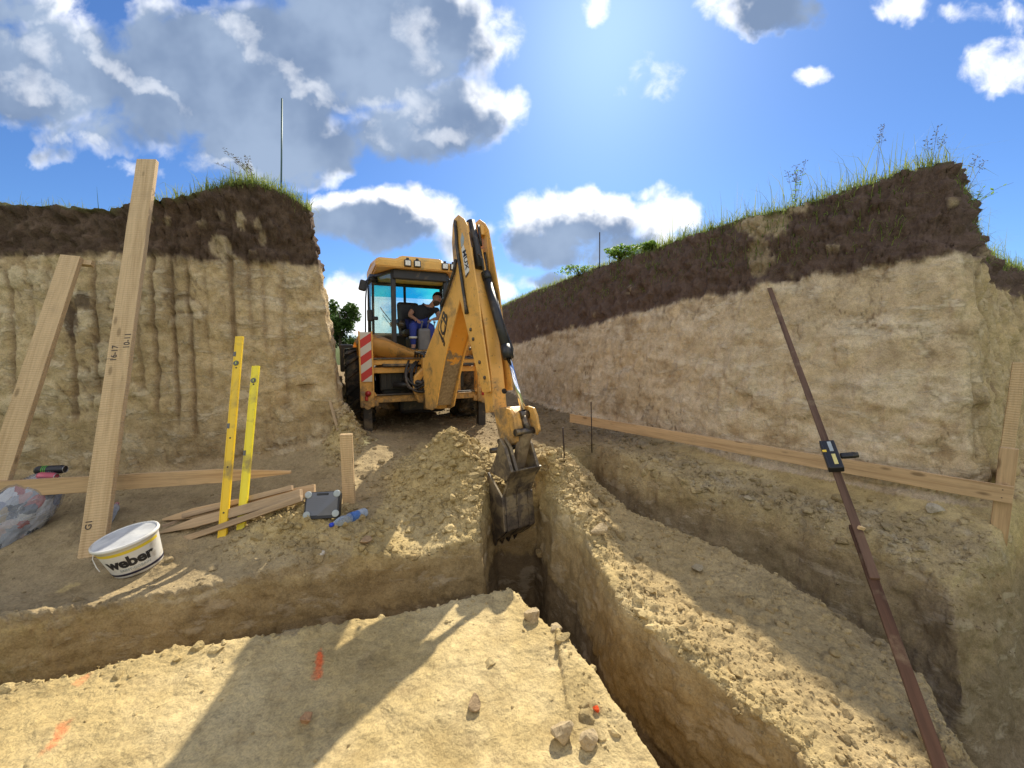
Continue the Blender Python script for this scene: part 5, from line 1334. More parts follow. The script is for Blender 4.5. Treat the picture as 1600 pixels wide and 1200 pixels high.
# -- tool case
tcp = hit(500, 817); tr_ = empty('tool_case'); tw = 53 * (tcp.y) / FPX * 1.02; thh = 43 * tcp.y / FPX
T, _ = frame(tcp + Vector((-tw / 2, .02, .0)), tcp + Vector((tw / 2, .06, .0)), Vector((0, -1, .42))); tr_.matrix_world = T
tag(tr_, 'black tool case with a silver lid label leaning at the foot of the stake pile', 'tool case')
def rrect(w, h, r, n=5):
    out = []
    for cx, cy, a0 in ((w / 2 - r, h / 2 - r, 0), (-w / 2 + r, h / 2 - r, 90), (-w / 2 + r, -h / 2 + r, 180), (w / 2 - r, -h / 2 + r, 270)):
        for k in range(n + 1): a_ = R(a0 + 90 * k / n); out.append((cx + r * math.cos(a_), cy + r * math.sin(a_)))
    return out
cyy = thh / 2
mb = MB(); mb.prism(rrect(tw, thh, .03), (tw / 2, cyy, 0), (1, 0, 0), (0, 1, 0), (0, 0, 1), -.035, .035, .006); mb.build('case_shell', M['black'], tr_)
sil, nts, bs_ = new_mat('silver_label'); tcs = nts.nodes.new('ShaderNodeTexCoord'); sps = nts.nodes.new('ShaderNodeSeparateXYZ'); nts.links.new(tcs.outputs['Object'], sps.inputs[0])
bs_.inputs['Base Color'].default_value = (.15, .155, .17, 1); bs_.inputs['Roughness'].default_value = .32; bs_.inputs['Metallic'].default_value = .35
mb = MB(); mb.prism(rrect(tw * .90, thh * .84, .02), (tw / 2, cyy + .012, 0), (1, 0, 0), (0, 1, 0), (0, 0, 1), .0352, .0372, .0); mb.build('lid_label', sil, tr_)
mb = MB(); mb.box((tw / 2, thh * .905, .0385), (tw * .34, thh * .085, .008), bev=.003); mb.build('handle_recess', M['black'], tr_)
mb = MB(); mb.prism([(tw * .38, thh * .12), (tw * .80, thh * .12), (tw * .95, thh * .34), (tw * .95, thh * .78)], (0, 0, 0), (1, 0, 0), (0, 1, 0), (0, 0, 1), .0374, .0384); mb.build('dark_stripe', M['grey'], tr_)
for sx in (.09, .91):
    for sy in (.17, .90):
        mb = MB(); mb.lathe([(0, .0374), (.026, .0374), (.028, .040), (.022, .0415), (0, .041)], (tw * sx, thh * sy, 0), (0, 0, 1), 14); mb.box((tw * sx, thh * sy, .042), (.026, .006, .002), rot=(0, 0, .7)); mb.build('lid_corner', M['decal_grey'], tr_)
for k in range(7):
    mb = MB(); wdt = tw * (.56 - .05 * k); mb.box((tw * .14 + wdt / 2, thh * (.76 - .07 * k), .0376), (wdt, thh * .018, .0008)); mb.build('small_print', M['grey'], tr_)

# -- plastic bottles
def bottle_mat(name, c):
    m, nt, b = new_mat(name); N, L = nt.nodes, nt.links
    tr = N.new('ShaderNodeBsdfTransparent'); tr.inputs[0].default_value = (*c, 1)
    b.inputs['Base Color'].default_value = (*c, 1); b.inputs['Roughness'].default_value = .12
    n = tnoise(nt, 9, 4); fr = N.new('ShaderNodeLayerWeight'); fr.inputs['Blend'].default_value = .45
    ad = N.new('ShaderNodeMath'); ad.operation = 'MULTIPLY_ADD'; ad.use_clamp = True; L.new(fr.outputs['Facing'], ad.inputs[0]); ad.inputs[1].default_value = .55; L.new(n.outputs['Fac'], ad.inputs[2])
    mp = N.new('ShaderNodeMapRange'); L.new(ad.outputs[0], mp.inputs[0]); mp.inputs[1].default_value = .35; mp.inputs[2].default_value = 1.2; mp.inputs[3].default_value = .15; mp.inputs[4].default_value = .8
    mx = N.new('ShaderNodeMixShader'); L.new(mp.outputs[0], mx.inputs[0]); L.new(tr.outputs[0], mx.inputs[1]); L.new(b.outputs[0], mx.inputs[2]); L.new(mx.outputs[0], N['Material Output'].inputs[0])
    bump(nt, n.outputs['Fac'], .5, .01, b); return m
M['pet'] = bottle_mat('pet_blue', (.70, .80, .95)); M['pet2'] = bottle_mat('pet_clear', (.62, .66, .72))
def bottle(p_cap, p_end, r_, mat, capm, labm, label, dirx=None):
    d = (p_end - p_cap); L = d.length; d.normalize(); root = empty('plastic_bottle', p_cap); tag(root, label, 'bottle', 'discarded plastic bottles')
    q = Vector((0, 0, 1)).rotation_difference(d); root.rotation_mode = 'QUATERNION'; root.rotation_quaternion = q
    m_ = MB(); pr = [(.36, .03), (.38, .08), (.6, .14), (.92, .24), (1.0, .32), (.86, .40), (.80, .44), (.98, .50), (1, .62), (.95, .66), (1, .70), (1, .80), (.95, .84), (1, .88), (.98, .96), (.85, 1.0), (.3, .985), (0, .97)]
    m_.lathe([(a_ * r_, b_ * L) for a_, b_ in pr], (0, 0, 0), (0, 0, 1), 20); m_.build('shell', mat, root)
    m_ = MB(); m_.lathe([(0, -.004), (r_ * .40, -.004), (r_ * .42, 0), (r_ * .42, L * .055), (r_ * .36, L * .06)], (0, 0, 0), (0, 0, 1), 16); m_.build('cap', capm, root)
    if labm: m_ = MB(); m_.lathe([(r_ * 1.015, .52 * L), (r_ * 1.02, .62 * L), (r_ * 1.0, .66 * L), (r_ * 1.02, .76 * L)], (0, 0, 0), (0, 0, 1), 20); m_.build('wrapper', labm, root)
ca_ = hit(517, 828); en = hit(574, 806); ca_.z += .03; en.z += .035
dd = (en - ca_).normalized(); bottle(ca_, ca_ + dd * min(.34, (en - ca_).length), .040, M['pet'], simple('cap_blue', (.02, .06, .55), .35), bottle_mat('wrapper_blue', (.22, .42, .85)), 'clear blue tinted bottle with a blue cap lying beside the tool case')
ca_ = hit(184, 796); en = hit(160, 836); ca_.z += .05; en.z += .035
bottle(ca_, ca_ + (en - ca_).normalized() * .27, .034, M['pet2'], simple('cap_pink', (.5, .20, .22), .4), None, 'dull clear bottle with a pink cap lying between the tall plank and the white bucket')

# -- rubbish bag and cans
bgc = hit(20, 858); bgv = []
t_ = bmesh.new(); bmesh.ops.create_icosphere(t_, subdivisions=5, radius=1); Vb = np.array([v.co[:] for v in t_.verts]); Fb = np.array([[v.index for v in f.verts] for f in t_.faces]); t_.free()
n1_ = fbm(Vb.astype(np.float32), 1.6, 3, seed=401); n2_ = fbm(Vb.astype(np.float32), 4.5, 4, seed=405, ridge=True)
Vb2 = Vb * (1 + .22 * n1_ + .12 * n2_)[:, None] * np.array([.17, .14, .27]); Vb2[:, 2] = np.maximum(Vb2[:, 2], -.20)
bag_m, ntb, bb_ = new_mat('clear_bag'); na_ = tnoise(ntb, 7, 6, .62, dist=1.2); nv_ = tnoise(ntb, 5.5, 3, .5); N, L = ntb.nodes, ntb.links
cc = ramp(ntb, nv_.outputs['Fac'], [(.30, (.10, .105, .12)), (.42, (.30, .32, .36)), (.50, (.44, .45, .50)), (.56, (.40, .30, .29)), (.60, (.48, .49, .52)), (.70, (.52, .50, .42)), (.76, (.14, .2, .34))])
cc = mixc(ntb, ramp(ntb, na_.outputs['Fac'], [(.50, (0, 0, 0)), (.62, (.5, .5, .5))]), cc, (.55, .57, .63)); L.new(cc, bb_.inputs['Base Color']); bb_.inputs['Roughness'].default_value = .22; bb_.inputs['Coat Weight'].default_value = .4
bump(ntb, na_.outputs['Fac'], .8, .03, bb_)
film, ntf, bf_ = new_mat('bag_film'); nf = tnoise(ntf, 8, 7, .62, dist=1.5); trf = ntf.nodes.new('ShaderNodeBsdfTransparent'); trf.inputs[0].default_value = (.86, .87, .90, 1); mxf = ntf.nodes.new('ShaderNodeMixShader')
bf_.inputs['Base Color'].default_value = (.50, .52, .57, 1); bf_.inputs['Roughness'].default_value = .2
ntf.links.new(ramp(ntf, nf.outputs['Fac'], [(.40, (.07, .07, .07)), (.56, (.18, .18, .18)), (.66, (.55, .55, .55))]), mxf.inputs[0]); ntf.links.new(trf.outputs[0], mxf.inputs[1]); ntf.links.new(bf_.outputs[0], mxf.inputs[2]); ntf.links.new(mxf.outputs[0], ntf.nodes['Material Output'].inputs[0]); bump(ntf, nf.outputs['Fac'], 1.0, .04, bf_)
vr_ = ntb.nodes.new('ShaderNodeTexVoronoi'); vr_.inputs['Scale'].default_value = 16; tvb = ntb.nodes.new('ShaderNodeTexCoord'); wvb = ntb.nodes.new('ShaderNodeVectorMath'); wvb.operation = 'MULTIPLY_ADD'; ntb.links.new(na_.outputs['Color'], wvb.inputs[0]); wvb.inputs[1].default_value = (.12, .12, .12); ntb.links.new(tvb.outputs['Object'], wvb.inputs[2]); ntb.links.new(wvb.outputs[0], vr_.inputs['Vector'])
sv_ = ntb.nodes.new('ShaderNodeSeparateColor'); ntb.links.new(vr_.outputs['Color'], sv_.inputs[0]); L.new(ramp(ntb, sv_.outputs[0], [(0, (.08, .09, .10)), (.2, (.24, .27, .31)), (.36, (.45, .47, .50)), (.5, (.62, .62, .62)), (.62, (.20, .28, .45)), (.72, (.42, .34, .22)), (.84, (.38, .10, .10)), (.92, (.55, .54, .5))]), bb_.inputs['Base Color'])
bag = link_mesh('rubbish_bag', np_mesh('rubbish_bag', Vb2, Fb), film); bagc = link_mesh('contents', np_mesh('contents', Vb2 * .94, Fb), bag_m, bag); bp = Vector(Pt(18, 812, 3.02)); bag.location = bp; bag.rotation_euler = (R(-22), R(33), R(25)); bag.scale = (1.12, .95, 1.42)
tag(bag, 'clear plastic bag full of rubbish below the level board at the left edge', 'rubbish bag')
def can(p, d, r_, L, mat, label, endm):
    root = empty('drink_can', p); root.rotation_mode = 'QUATERNION'; root.rotation_quaternion = Vector((0, 0, 1)).rotation_difference(Vector(d).normalized()); tag(root, label, 'can', 'drink cans by the rubbish bag')
    m_ = MB(); m_.lathe([(0, .006), (r_ * .7, .006), (r_ * .8, 0), (r_, .015), (r_, L - .02), (r_ * .82, L - .002), (r_ * .8, L), (r_ * .74, L - .004), (0, L - .005)], (0, 0, 0), (0, 0, 1), 20); m_.build('can_body', mat, root)
    m_ = MB(); m_.lathe([(r_ * .72, L - .001), (r_ * .84, L), (r_ * .84, L + .002), (r_ * .72, L + .002)], (0, 0, 0), (0, 0, 1), 20, closed=True); m_.build('can_end', endm, root); return root
M['tin'] = simple('can_tin', (.6, .6, .62), .3, .8)
p = Vector(Pt(57, 735, 3.2)); c_ = can(p, (.97, .25, -.02), .036, .19, M['decal_black'], 'black drink can with green stripes lying on top of the rubbish bag', M['tin'])
for k in range(3):
    m_ = MB(); m_.lathe([(.0366, 0), (.0366, .004)], (0, 0, .05 + .012 * k), (0, 0, 1), 20); m_.build('green_stripe', simple('can_green', (.12, .5, .04), .4), c_, fix=False)
can(Vector(Pt(60, 744, 3.14)), (.96, .2, -.12), .034, .12, simple('can_pink', (.45, .09, .13), .3, .2), 'pink drink can wedged under the black can', M['tin'])

# -- steel rods
M['rod'] = simple('rusty_rod', (.045, .03, .026), .6, .5, .3, 20); M['rodg'] = simple('green_rod', (.05, .10, .095), .5, .3, .2, 20)
def rod(p, top, r_, mat, label, grp):
    m_ = MB(); d = Vector(top) - Vector(p); m_.tube([(0, 0, 0), d * .5 + Vector((.002, 0, 0)), d], r_, 8); o = m_.build('steel_rod', mat); o.location = p; tag(o, label, 'rod', grp); return o
p = Vector(Pt(436, 285, 4.85)); p.z = hgt(p.x, p.y) - .05; rod(p, Vector(Pt(440.5, 154, 4.83)), .010, M['rodg'], 'thin tall rod standing in the grass on the left bank', 'steel rods')
p = Vector(Pt(937, 402, 8.6 * KR)); p.z = hgt(p.x, p.y) - .05; rod(p, Vector(Pt(937, 363, 8.6 * KR)), .010, M['rod'], 'thin rod standing on top of the right bank', 'steel rods')
a = hit(882, 722); rod(a - Vector((0, 0, .05)), Vector(Ppl(879.5, 668, a, np.array([0, 1., 0]))), .007, M['rod'], 'shorter rusty rod driven into the floor right of the digger arm', 'steel rods')
a = hit(925, 706); rod(a - Vector((0, 0, .05)), Vector(Ppl(923.5, 628, a, np.array([0, 1., 0]))), .007, M['rod'], 'taller rusty rod driven into the floor in front of the long batter board', 'steel rods')

# -- larger stones lying singly
def rock(u, v, s, label, seed, colr=None, grp='single clods and stones'):
    p = hit(u, v); V = angular(ico(3)[0], seed, 12) * np.array([1.1, .95, .85]) * s; Fc = ico(3)[1]
    V = V * (1 + .13 * fbm((V / s).astype(np.float32), 3.5, 3, seed=seed + 3))[:, None]
    me_ = np_mesh('rock', V, Fc, False); cc_ = me_.color_attributes.new('soil', 'FLOAT_COLOR', 'POINT'); c0_ = colr or (.42, .33, .20)
    cc_.data.foreach_set('color', np.tile(np.array([*c0_, 1], np.float32), (len(V), 1)).ravel())
    o = link_mesh('rock', me_, M['soil']); o.location = p + Vector((0, 0, s * .45)); o.rotation_euler = (0, 0, seed * 1.7); tag(o, label, 'rock', grp)
rock(936, 832, .062, 'big clod on the crest of the ridge right of the digger bucket', 501)
rock(741, 1106, .030, 'dark pebble alone in the middle of the foreground pad', 502, (.33, .24, .14))
rock(479, 1128, .026, 'reddish pebble in the shadow on the foreground pad', 503, (.40, .24, .13))
rock(832, 968, .050, 'fist sized clod near the pointed tip of the foreground pad', 504)
rock(868, 985, .032, 'small clod right of the clod near the pad tip', 505)
rock(880, 1155, .046, 'large clod at the near right edge of the foreground pad', 506)
rock(918, 1165, .040, 'rounded clod beside the large clod at the near edge of the pad', 507)
rock(931, 1111, .013, 'pebble sprayed orange on the right of the foreground pad', 508, (.72, .10, .03))
rock(503, 868, .022, 'whitish stone on the lit heap below the tool case', 509, (.58, .52, .42))
rock(572, 848, .038, 'reddish stone on the ledge right of the blue bottle', 510, (.38, .26, .15))
rock(1088, 893, .042, 'grey clod on top of the ridge beside the right trench', 511, (.36, .30, .20))
rock(1458, 800, .05, 'flat pale stone on the rubble under the batter board', 512, (.46, .41, .32))

# ================================================================ PLANTS
def leaf_mat(name, c1, c2, trans=.35):
    m, nt, b = new_mat(name); N, L = nt.nodes, nt.links
    g = N.new('ShaderNodeNewGeometry'); n = tnoise(nt, 3, 3)
    ad = N.new('ShaderNodeMath'); ad.operation = 'MULTIPLY_ADD'; L.new(g.outputs['Random Per Island'], ad.inputs[0]); ad.inputs[1].default_value = .6
    sc_ = N.new('ShaderNodeMath'); sc_.operation = 'MULTIPLY'; L.new(n.outputs['Fac'], sc_.inputs[0]); sc_.inputs[1].default_value = .4; L.new(sc_.outputs[0], ad.inputs[2])
    c = ramp(nt, ad.outputs[0], [(.1, c1), (.75, c2), (1.0, tuple(min(1, q * 1.3) for q in c2))])
    L.new(c, b.inputs['Base Color']); b.inputs['Roughness'].default_value = .6; b.inputs['Specular IOR Level'].default_value = .25
    tl = N.new('ShaderNodeBsdfTranslucent'); L.new(c, tl.inputs[0]); mx = N.new('ShaderNodeMixShader'); mx.inputs[0].default_value = trans
    L.new(b.outputs[0], mx.inputs[1]); L.new(tl.outputs[0], mx.inputs[2]); L.new(mx.outputs[0], N['Material Output'].inputs[0]); return m
M['grass'] = leaf_mat('grass_blades', (.10, .16, .03), (.30, .34, .09), .55)
M['dry'] = leaf_mat('dry_stems', (.17, .13, .06), (.28, .22, .11), .3)
M['leaf'] = leaf_mat('tree_leaves', (.04, .085, .018), (.12, .19, .045), .5)
M['leafy'] = leaf_mat('bush_leaves', (.10, .20, .03), (.24, .38, .07), .55)
M['root'] = simple('pale_roots', (.30, .23, .14), .8, 0, .3, 20)
M['bark'] = simple('bark', (.07, .05, .035), .9, 0, .3, 9)
def blades(P, H, W, lean, seed, seg=3, droop=.5):
    r = np.random.default_rng(seed); n = len(P); az = r.uniform(0, 2 * np.pi, n); la = r.uniform(0, 1, n) ** 1.3 * lean
    side = np.stack([-np.sin(az), np.cos(az), az * 0], 1); out = np.stack([np.cos(az), np.sin(az), az * 0], 1)
    V = []; 
    for k in range(seg + 1):
        t = k / seg; bend = la * t + droop * la * t * t
        c = P + out * (np.sin(bend) * H * t)[:, None]; c[:, 2] += np.cos(np.clip(bend, 0, 1.9)) * H * t
        w = W * (1 - t) ** .7 * .5 + .0004
        V += [c - side * w[:, None], c + side * w[:, None]]
    V = np.stack(V, 1); F = []
    base = np.arange(n)[:, None] * (2 * (seg + 1))
    for k in range(seg): F.append(base + np.array([[2 * k, 2 * k + 1, 2 * k + 3, 2 * k + 2]]))
    return V.reshape(-1, 3), np.concatenate(F)
def scatter(which, n, lo, hi, cond=None, seed=0):
    r = np.random.default_rng(seed); out = []
    while sum(len(o) for o in out) < n:
        if which == 'L': X = r.uniform(-8.5, -2.2, 40000); Y = r.uniform(3.6, 9, 40000)
        else: X = r.uniform(-.5, 9.5, 40000); Y = r.uniform(3.6, 16, 40000)
        h, f = terrain(X, Y); sd = f['sdl'] if which == 'L' else f['sdr']
        k = (sd > lo) & (sd < hi) & (h > 2.5)
        if cond is not None: k &= cond(X, Y, r)
        out.append(np.stack([X[k], Y[k], h[k]], 1))
    return np.concatenate(out)[:n]
def grass(which, name, sets, label):
    Vs, Fs, off = [], [], 0
    for i, (n, lo, hi, h0, h1, w, ln, cond, dz) in enumerate(sets):
        P = scatter(which, n, lo, hi, cond, 60 + i + (which == 'R') * 10); r = np.random.default_rng(90 + i)
        P[:, 2] += dz; H = r.uniform(h0, h1, n) * (.6 + .8 * r.random(n)); V, F = blades(P, H, w * r.uniform(.6, 1.3, n), ln, 70 + i)
        Vs.append(V); Fs.append(F + off); off += len(V)
    tag(link_mesh(name, np_mesh(name, np.concatenate(Vs), np.concatenate(Fs)), M['grass']), label, kind='stuff')
hump = lambda X, Y, r: r.random(len(X)) < np.exp(-(((X + 2.9) / .65) ** 2 + ((Y - 4.65) / .65) ** 2))
grass('L', 'grass', [(3400, -1.0, -.27, .08, .20, .007, 1.3, hump, -.03), (350, -.5, -.25, .08, .2, .006, 2.0, hump, -.03), (1500, -1.0, -.38, .02, .07, .005, 1.3, lambda X, Y, r: (r.random(len(X)) < .3), -.02),
                     (600, -.8, -.3, .05, .13, .006, 1.4, lambda X, Y, r: (Y > 5.3), -.02), (260, -.7, -.35, .08, .15, .004, 1.2, lambda X, Y, r: np.abs(X + 5.0) < .35, -.02)], 'green grass tuft growing along the top of the left bank')
corner = lambda X, Y, r: r.random(len(X)) < np.exp(-np.clip(Y - 4.5, 0, 9) / 1.4)
grass('R', 'grass', [(7500, -1.3, -.32, .07, .20, .008, 1.3, corner, -.03), (6000, -1.1, -.35, .06, .16, .010, 1.2, lambda X, Y, r: Y > 5, -.02), (900, -.45, -.25, .08, .2, .007, 2.2, None, -.05), (2000, -1.4, -.45, .20, .42, .006, .8, corner, -.03),
                     (6000, -.75, -.30, .04, .12, .009, 1.5, None, -.02), (500, -1.2, -.45, .18, .3, .007, .8, lambda X, Y, r: (np.abs(X - 2.3) < .3), -.03)], 'green grass growing along the crest of the right bank')
# dry roots and stems hanging in the topsoil
rt = random.Random(8)
def weed(name, base, n, h, spread, label, leafy=False, arch=.25, bias=(0, 0), heads=True, hw=1.0):
    root = empty(name, base); tag(root, label, 'plant'); st = MB(); hd_ = MB(); lf_P, lf = [], MB(); nh = 0; nl_ = 0
    for k in range(n):
        a_ = rt.uniform(0, 6.28); ln = rt.uniform(.1, 1) * spread; hh = h * rt.uniform(.65, 1.0)
        dx, dy = math.cos(a_) * ln + bias[0], math.sin(a_) * ln * .6 + bias[1]
        path = [Vector((rt.uniform(-.04, .04), rt.uniform(-.04, .04), -.06))]
        for t in np.linspace(.15, 1, 7): path.append(Vector((dx * t ** (1 + arch * 4), dy * t ** (1 + arch * 4), hh * (t - arch * .45 * t ** 3))))
        st.tube(path, .0026 * hw, 5, True, .0010 * hw)
        if heads:
            for j in range(16):
                t = rt.uniform(.72, 1.0); i_ = min(len(path) - 2, int(t * (len(path) - 1))); p = path[i_].lerp(path[i_ + 1], t * (len(path) - 1) - i_)
                q = p + Vector((rt.uniform(-1, 1), rt.uniform(-1, 1), rt.uniform(-.4, .9))) * (.028 * hw)
                hd_.tube([p, q], .0007, 4); d = (q - p).normalized() * .010 * hw; hd_.bar(q - d * .3, q + d, .0045 * hw, .004 * hw, (0.3, .2, 1)); nh += 1
        if leafy:
            for j in range(14):
                t = rt.uniform(.2, 1.0); i_ = min(len(path) - 2, int(t * (len(path) - 1))); p = path[i_]; az_ = rt.uniform(0, 6.28); L_ = rt.uniform(.02, .05) * hw; d = Vector((math.cos(az_), math.sin(az_), rt.uniform(-.2, .6))).normalized(); s_ = d.cross(Vector((0, 0, 1))).normalized() * L_ * .26
                lf._add([p, p + d * L_ * .5 + s_, p + d * L_, p + d * L_ * .5 - s_], [(0, 1, 2, 3)]); nl_ += 1
    st.build('stem', M['dry'], root)
    if heads: hd_.build('seed_head', M['dry'], root)
    if leafy: lf.build('foliage', M['leafy'], root, fix=False)
    return root
def top_at(u, v, t):
    p = Vector(Pt(u, v, t)); p.z = hgt(p.x, p.y); return p
weed('tall_grass', top_at(395, 285, 4.65), 13, .62, .30, 'arching seed grass clump on the left bank, left of the thin rod', arch=.35, bias=(-.16, 0))
weed('tall_grass', top_at(452, 290, 4.93), 4, .42, .16, 'few short seed stalks on the left bank, right of the thin rod', arch=.3, bias=(.06, 0))
weed('tall_weed', top_at(1243, 300, 4.40), 5, .62, .14, 'brown seeding weed clump on the right bank crest, left of its highest point', leafy=True, arch=.05)
weed('tall_grass', top_at(1368, 265, 4.07), 2, .92, .05, 'tallest pair of thin grass stalks on the right bank crest', arch=.02, bias=(.03, 0))
weed('tall_grass', top_at(1455, 262, 3.82), 3, .60, .14, 'three slender seed stalks at the highest corner of the right bank', arch=.1)
weed('tall_grass', top_at(1510, 272, 3.90), 2, .62, .06, 'pair of stalks leaning right beyond the highest corner of the right bank', arch=.08, bias=(.12, 0))
weed('tall_weed', top_at(1525, 300, 3.94), 8, .36, .28, 'leafy weed spreading over the right end of the right bank', leafy=True, arch=.3, bias=(.1, 0), heads=False)
def leaf_cloud(mb, c, r_, n, L_, rnd_):
    for _ in range(n):
        v = Vector((rnd_.gauss(0, 1), rnd_.gauss(0, 1), rnd_.gauss(0, 1))).normalized() * (rnd_.random() ** .45); p = Vector(c) + Vector((v.x * r_[0], v.y * r_[1], v.z * r_[2]))
        d = Vector((rnd_.uniform(-1, 1), rnd_.uniform(-1, 1), rnd_.uniform(-.6, .6))).normalized(); s_ = d.cross(Vector((rnd_.uniform(-.5, .5), rnd_.uniform(-.5, .5), 1))).normalized(); l_ = L_ * rnd_.uniform(.6, 1.3)
        mb._add([p - d * l_ * .5, p + s_ * l_ * .28, p + d * l_ * .5, p - s_ * l_ * .28], [(0, 1, 2, 3)])
def bush(name, base, R_, hgt_, n, L_, label, seed, mat):
    rn = random.Random(seed); root = empty(name, base); tag(root, label, 'bush'); f_ = MB(); s_ = MB()
    for k in range(9):
        c = Vector((rn.uniform(-1, 1) * R_ * .6, rn.uniform(-1, 1) * R_ * .5, hgt_ * rn.uniform(.3, .85))); leaf_cloud(f_, c, (R_ * .42, R_ * .4, hgt_ * .25), n // 9, L_, rn); s_.tube([(0, 0, -.05), c * .5 + Vector((0, 0, .05)), c], .006, 5)
    f_.build('foliage', mat, root, fix=False); s_.build('stem', M['bark'], root); return root
bush('bush', top_at(968, 408, 6.64), .34, .24, 700, .07, 'bright green low bush on the crest of the right bank', 3, M['leafy'])
bush('bush', top_at(1020, 392, 6.06), .26, .16, 420, .06, 'smaller green bush on the right bank crest, nearer than the bright one', 4, M['leafy'])
bush('bush', top_at(905, 425, 7.88), .5, .14, 500, .06, 'low dark green growth on the far crest of the right bank', 5, M['leafy'])
def tree(base, H, Rc, label, seed, n=5200):
    rn = random.Random(seed); root = empty('tree', base); tag(root, label, 'tree'); t_ = MB(); f_ = MB()
    t_.tube([(0, 0, -.3), (.05, 0, H * .25), (.0, .05, H * .55), (.1, 0, H * .85)], [.16, .12, .08, .03], 8); cs = []
    for k in range(22):
        a_ = rn.uniform(0, 6.28); z_ = rn.uniform(.32, .97); rr_ = Rc * math.sin(math.pi * (.18 + .72 * (1 - abs(z_ - .55) / .6))) * rn.uniform(.35, 1.0); c = Vector((math.cos(a_) * rr_, math.sin(a_) * rr_, H * z_)); cs.append(c)
        t_.tube([(0.03, 0, H * z_ * .6), (c.x * .5, c.y * .5, c.z * .85), c], .03, 5, True, .008)
    for c in cs: leaf_cloud(f_, c, (Rc * .34, Rc * .34, H * .12), n // 22, .26, rn)
    t_.build('trunk', M['bark'], root); f_.build('crown', M['leaf'], root, fix=False)
p = Pt(531, 545, 26); tree((p[0], p[1], p[2] - 1.1), 4.1, 1.25, 'round leafy tree beyond the cut, between the left bank and the digger', 21)
p = Pt(505, 540, 38); tree((p[0], p[1], p[2] - 1.5), 5.0, 2.0, 'farther tree mostly hidden behind the left bank', 22, 4000)
# ================================================================ DRIVER
def KW(p): return Vector(CAMP) + (L2W(p) - Vector(CAMP)) * KD
def skin(name, pts, edges, mat, parent, sub=2, root_i=0):
    me = bpy.data.meshes.new(name); b_ = bmesh.new(); lay = b_.verts.layers.skin.verify(); vv = [b_.verts.new(p[:3]) for p in pts]
    for a_, c_ in edges: b_.edges.new((vv[a_], vv[c_]))
    for i, p in enumerate(pts):
        vv[i][lay].radius = (p[3], p[4] if len(p) > 4 else p[3]); vv[i][lay].use_root = (i == root_i)
    b_.to_mesh(me); b_.free()
    o = bpy.data.objects.new(name, me); COL.objects.link(o)
    md = o.modifiers.new('skin', 'SKIN'); md.use_smooth_shade = True; md.branch_smoothing = .6
    ms_ = o.modifiers.new('sub', 'SUBSURF'); ms_.levels = sub; ms_.render_levels = sub
    dg = bpy.context.evaluated_depsgraph_get(); dg.update(); m2 = bpy.data.meshes.new_from_object(o.evaluated_get(dg))
    bpy.data.objects.remove(o); bpy.data.meshes.remove(me); m2.name = name; return link_mesh(name, m2, mat, parent, True)
hip = Dg(655, 510, 1.02); drv = empty('person', KW(hip), DYAW); drv.scale = (KD,) * 3
tag(drv, 'bearded driver in a black t-shirt and blue work trousers seated in the cab, looking down', 'person')
def Q(u, v, y): return Dg(u, v, y) - hip
M['skin'] = simple('skin', (.34, .18, .12), .5, 0, .08, 20); M['shirt'] = simple('black_tshirt', (.014, .015, .02), .85, 0, .2, 30); M['trouser'] = simple('blue_trousers', (.018, .035, .22), .8, 0, .2, 30)
M['hair'] = simple('hair_brown', (.055, .035, .022), .8, 0, .3, 40); M['band'] = simple('reflective_band', (.55, .55, .5), .4)
pel = Q(655, 507, 1.05); sp = Q(658, 497, 1.02); chs = Q(662, 485, .96); nk = Q(673, 477, .90); jaw = Q(681, 473, .83); hdc = Q(683, 466.5, .86); crown_ = Q(684, 461.5, .88)
shl, shr = Q(647, 481, .99), Q(683, 484, .92); ell, elr = Q(640, 493, .90), Q(686, 497, .82); hal, har = Q(650, 499, .72), Q(677, 499, .72)
hl_, hr_ = Q(650, 508, 1.02), Q(663, 508, 1.02); knl, knr = Q(645, 510, .60), Q(674, 512, .60); anl, anr = Q(646, 541, .62), Q(676, 541, .62); tol, tor = Q(646, 546, .48), Q(677, 546, .48)
def tup(p, r_, r2=None): return (p.x, p.y, p.z, r_) if r2 is None else (p.x, p.y, p.z, r_, r2)
pts = [tup(pel, .175, .13), tup(sp, .18, .13), tup(chs, .20, .135), tup(nk, .062), tup(jaw, .068, .075), tup(hdc, .088, .098), tup(crown_, .070, .08),
       tup(shl, .068), tup(ell, .048), tup(hal.lerp(ell, .15), .033), tup(shr, .068), tup(elr, .048), tup(har.lerp(elr, .15), .033),
       tup(hl_, .10), tup(knl, .07), tup(anl, .045), tup(tol, .04), tup(hr_, .10), tup(knr, .07), tup(anr, .045), tup(tor, .04)]
ed = [(0, 1), (1, 2), (2, 3), (3, 4), (4, 5), (5, 6), (2, 7), (7, 8), (8, 9), (2, 10), (10, 11), (11, 12), (0, 13), (13, 14), (14, 15), (15, 16), (0, 17), (17, 18), (18, 19), (19, 20)]
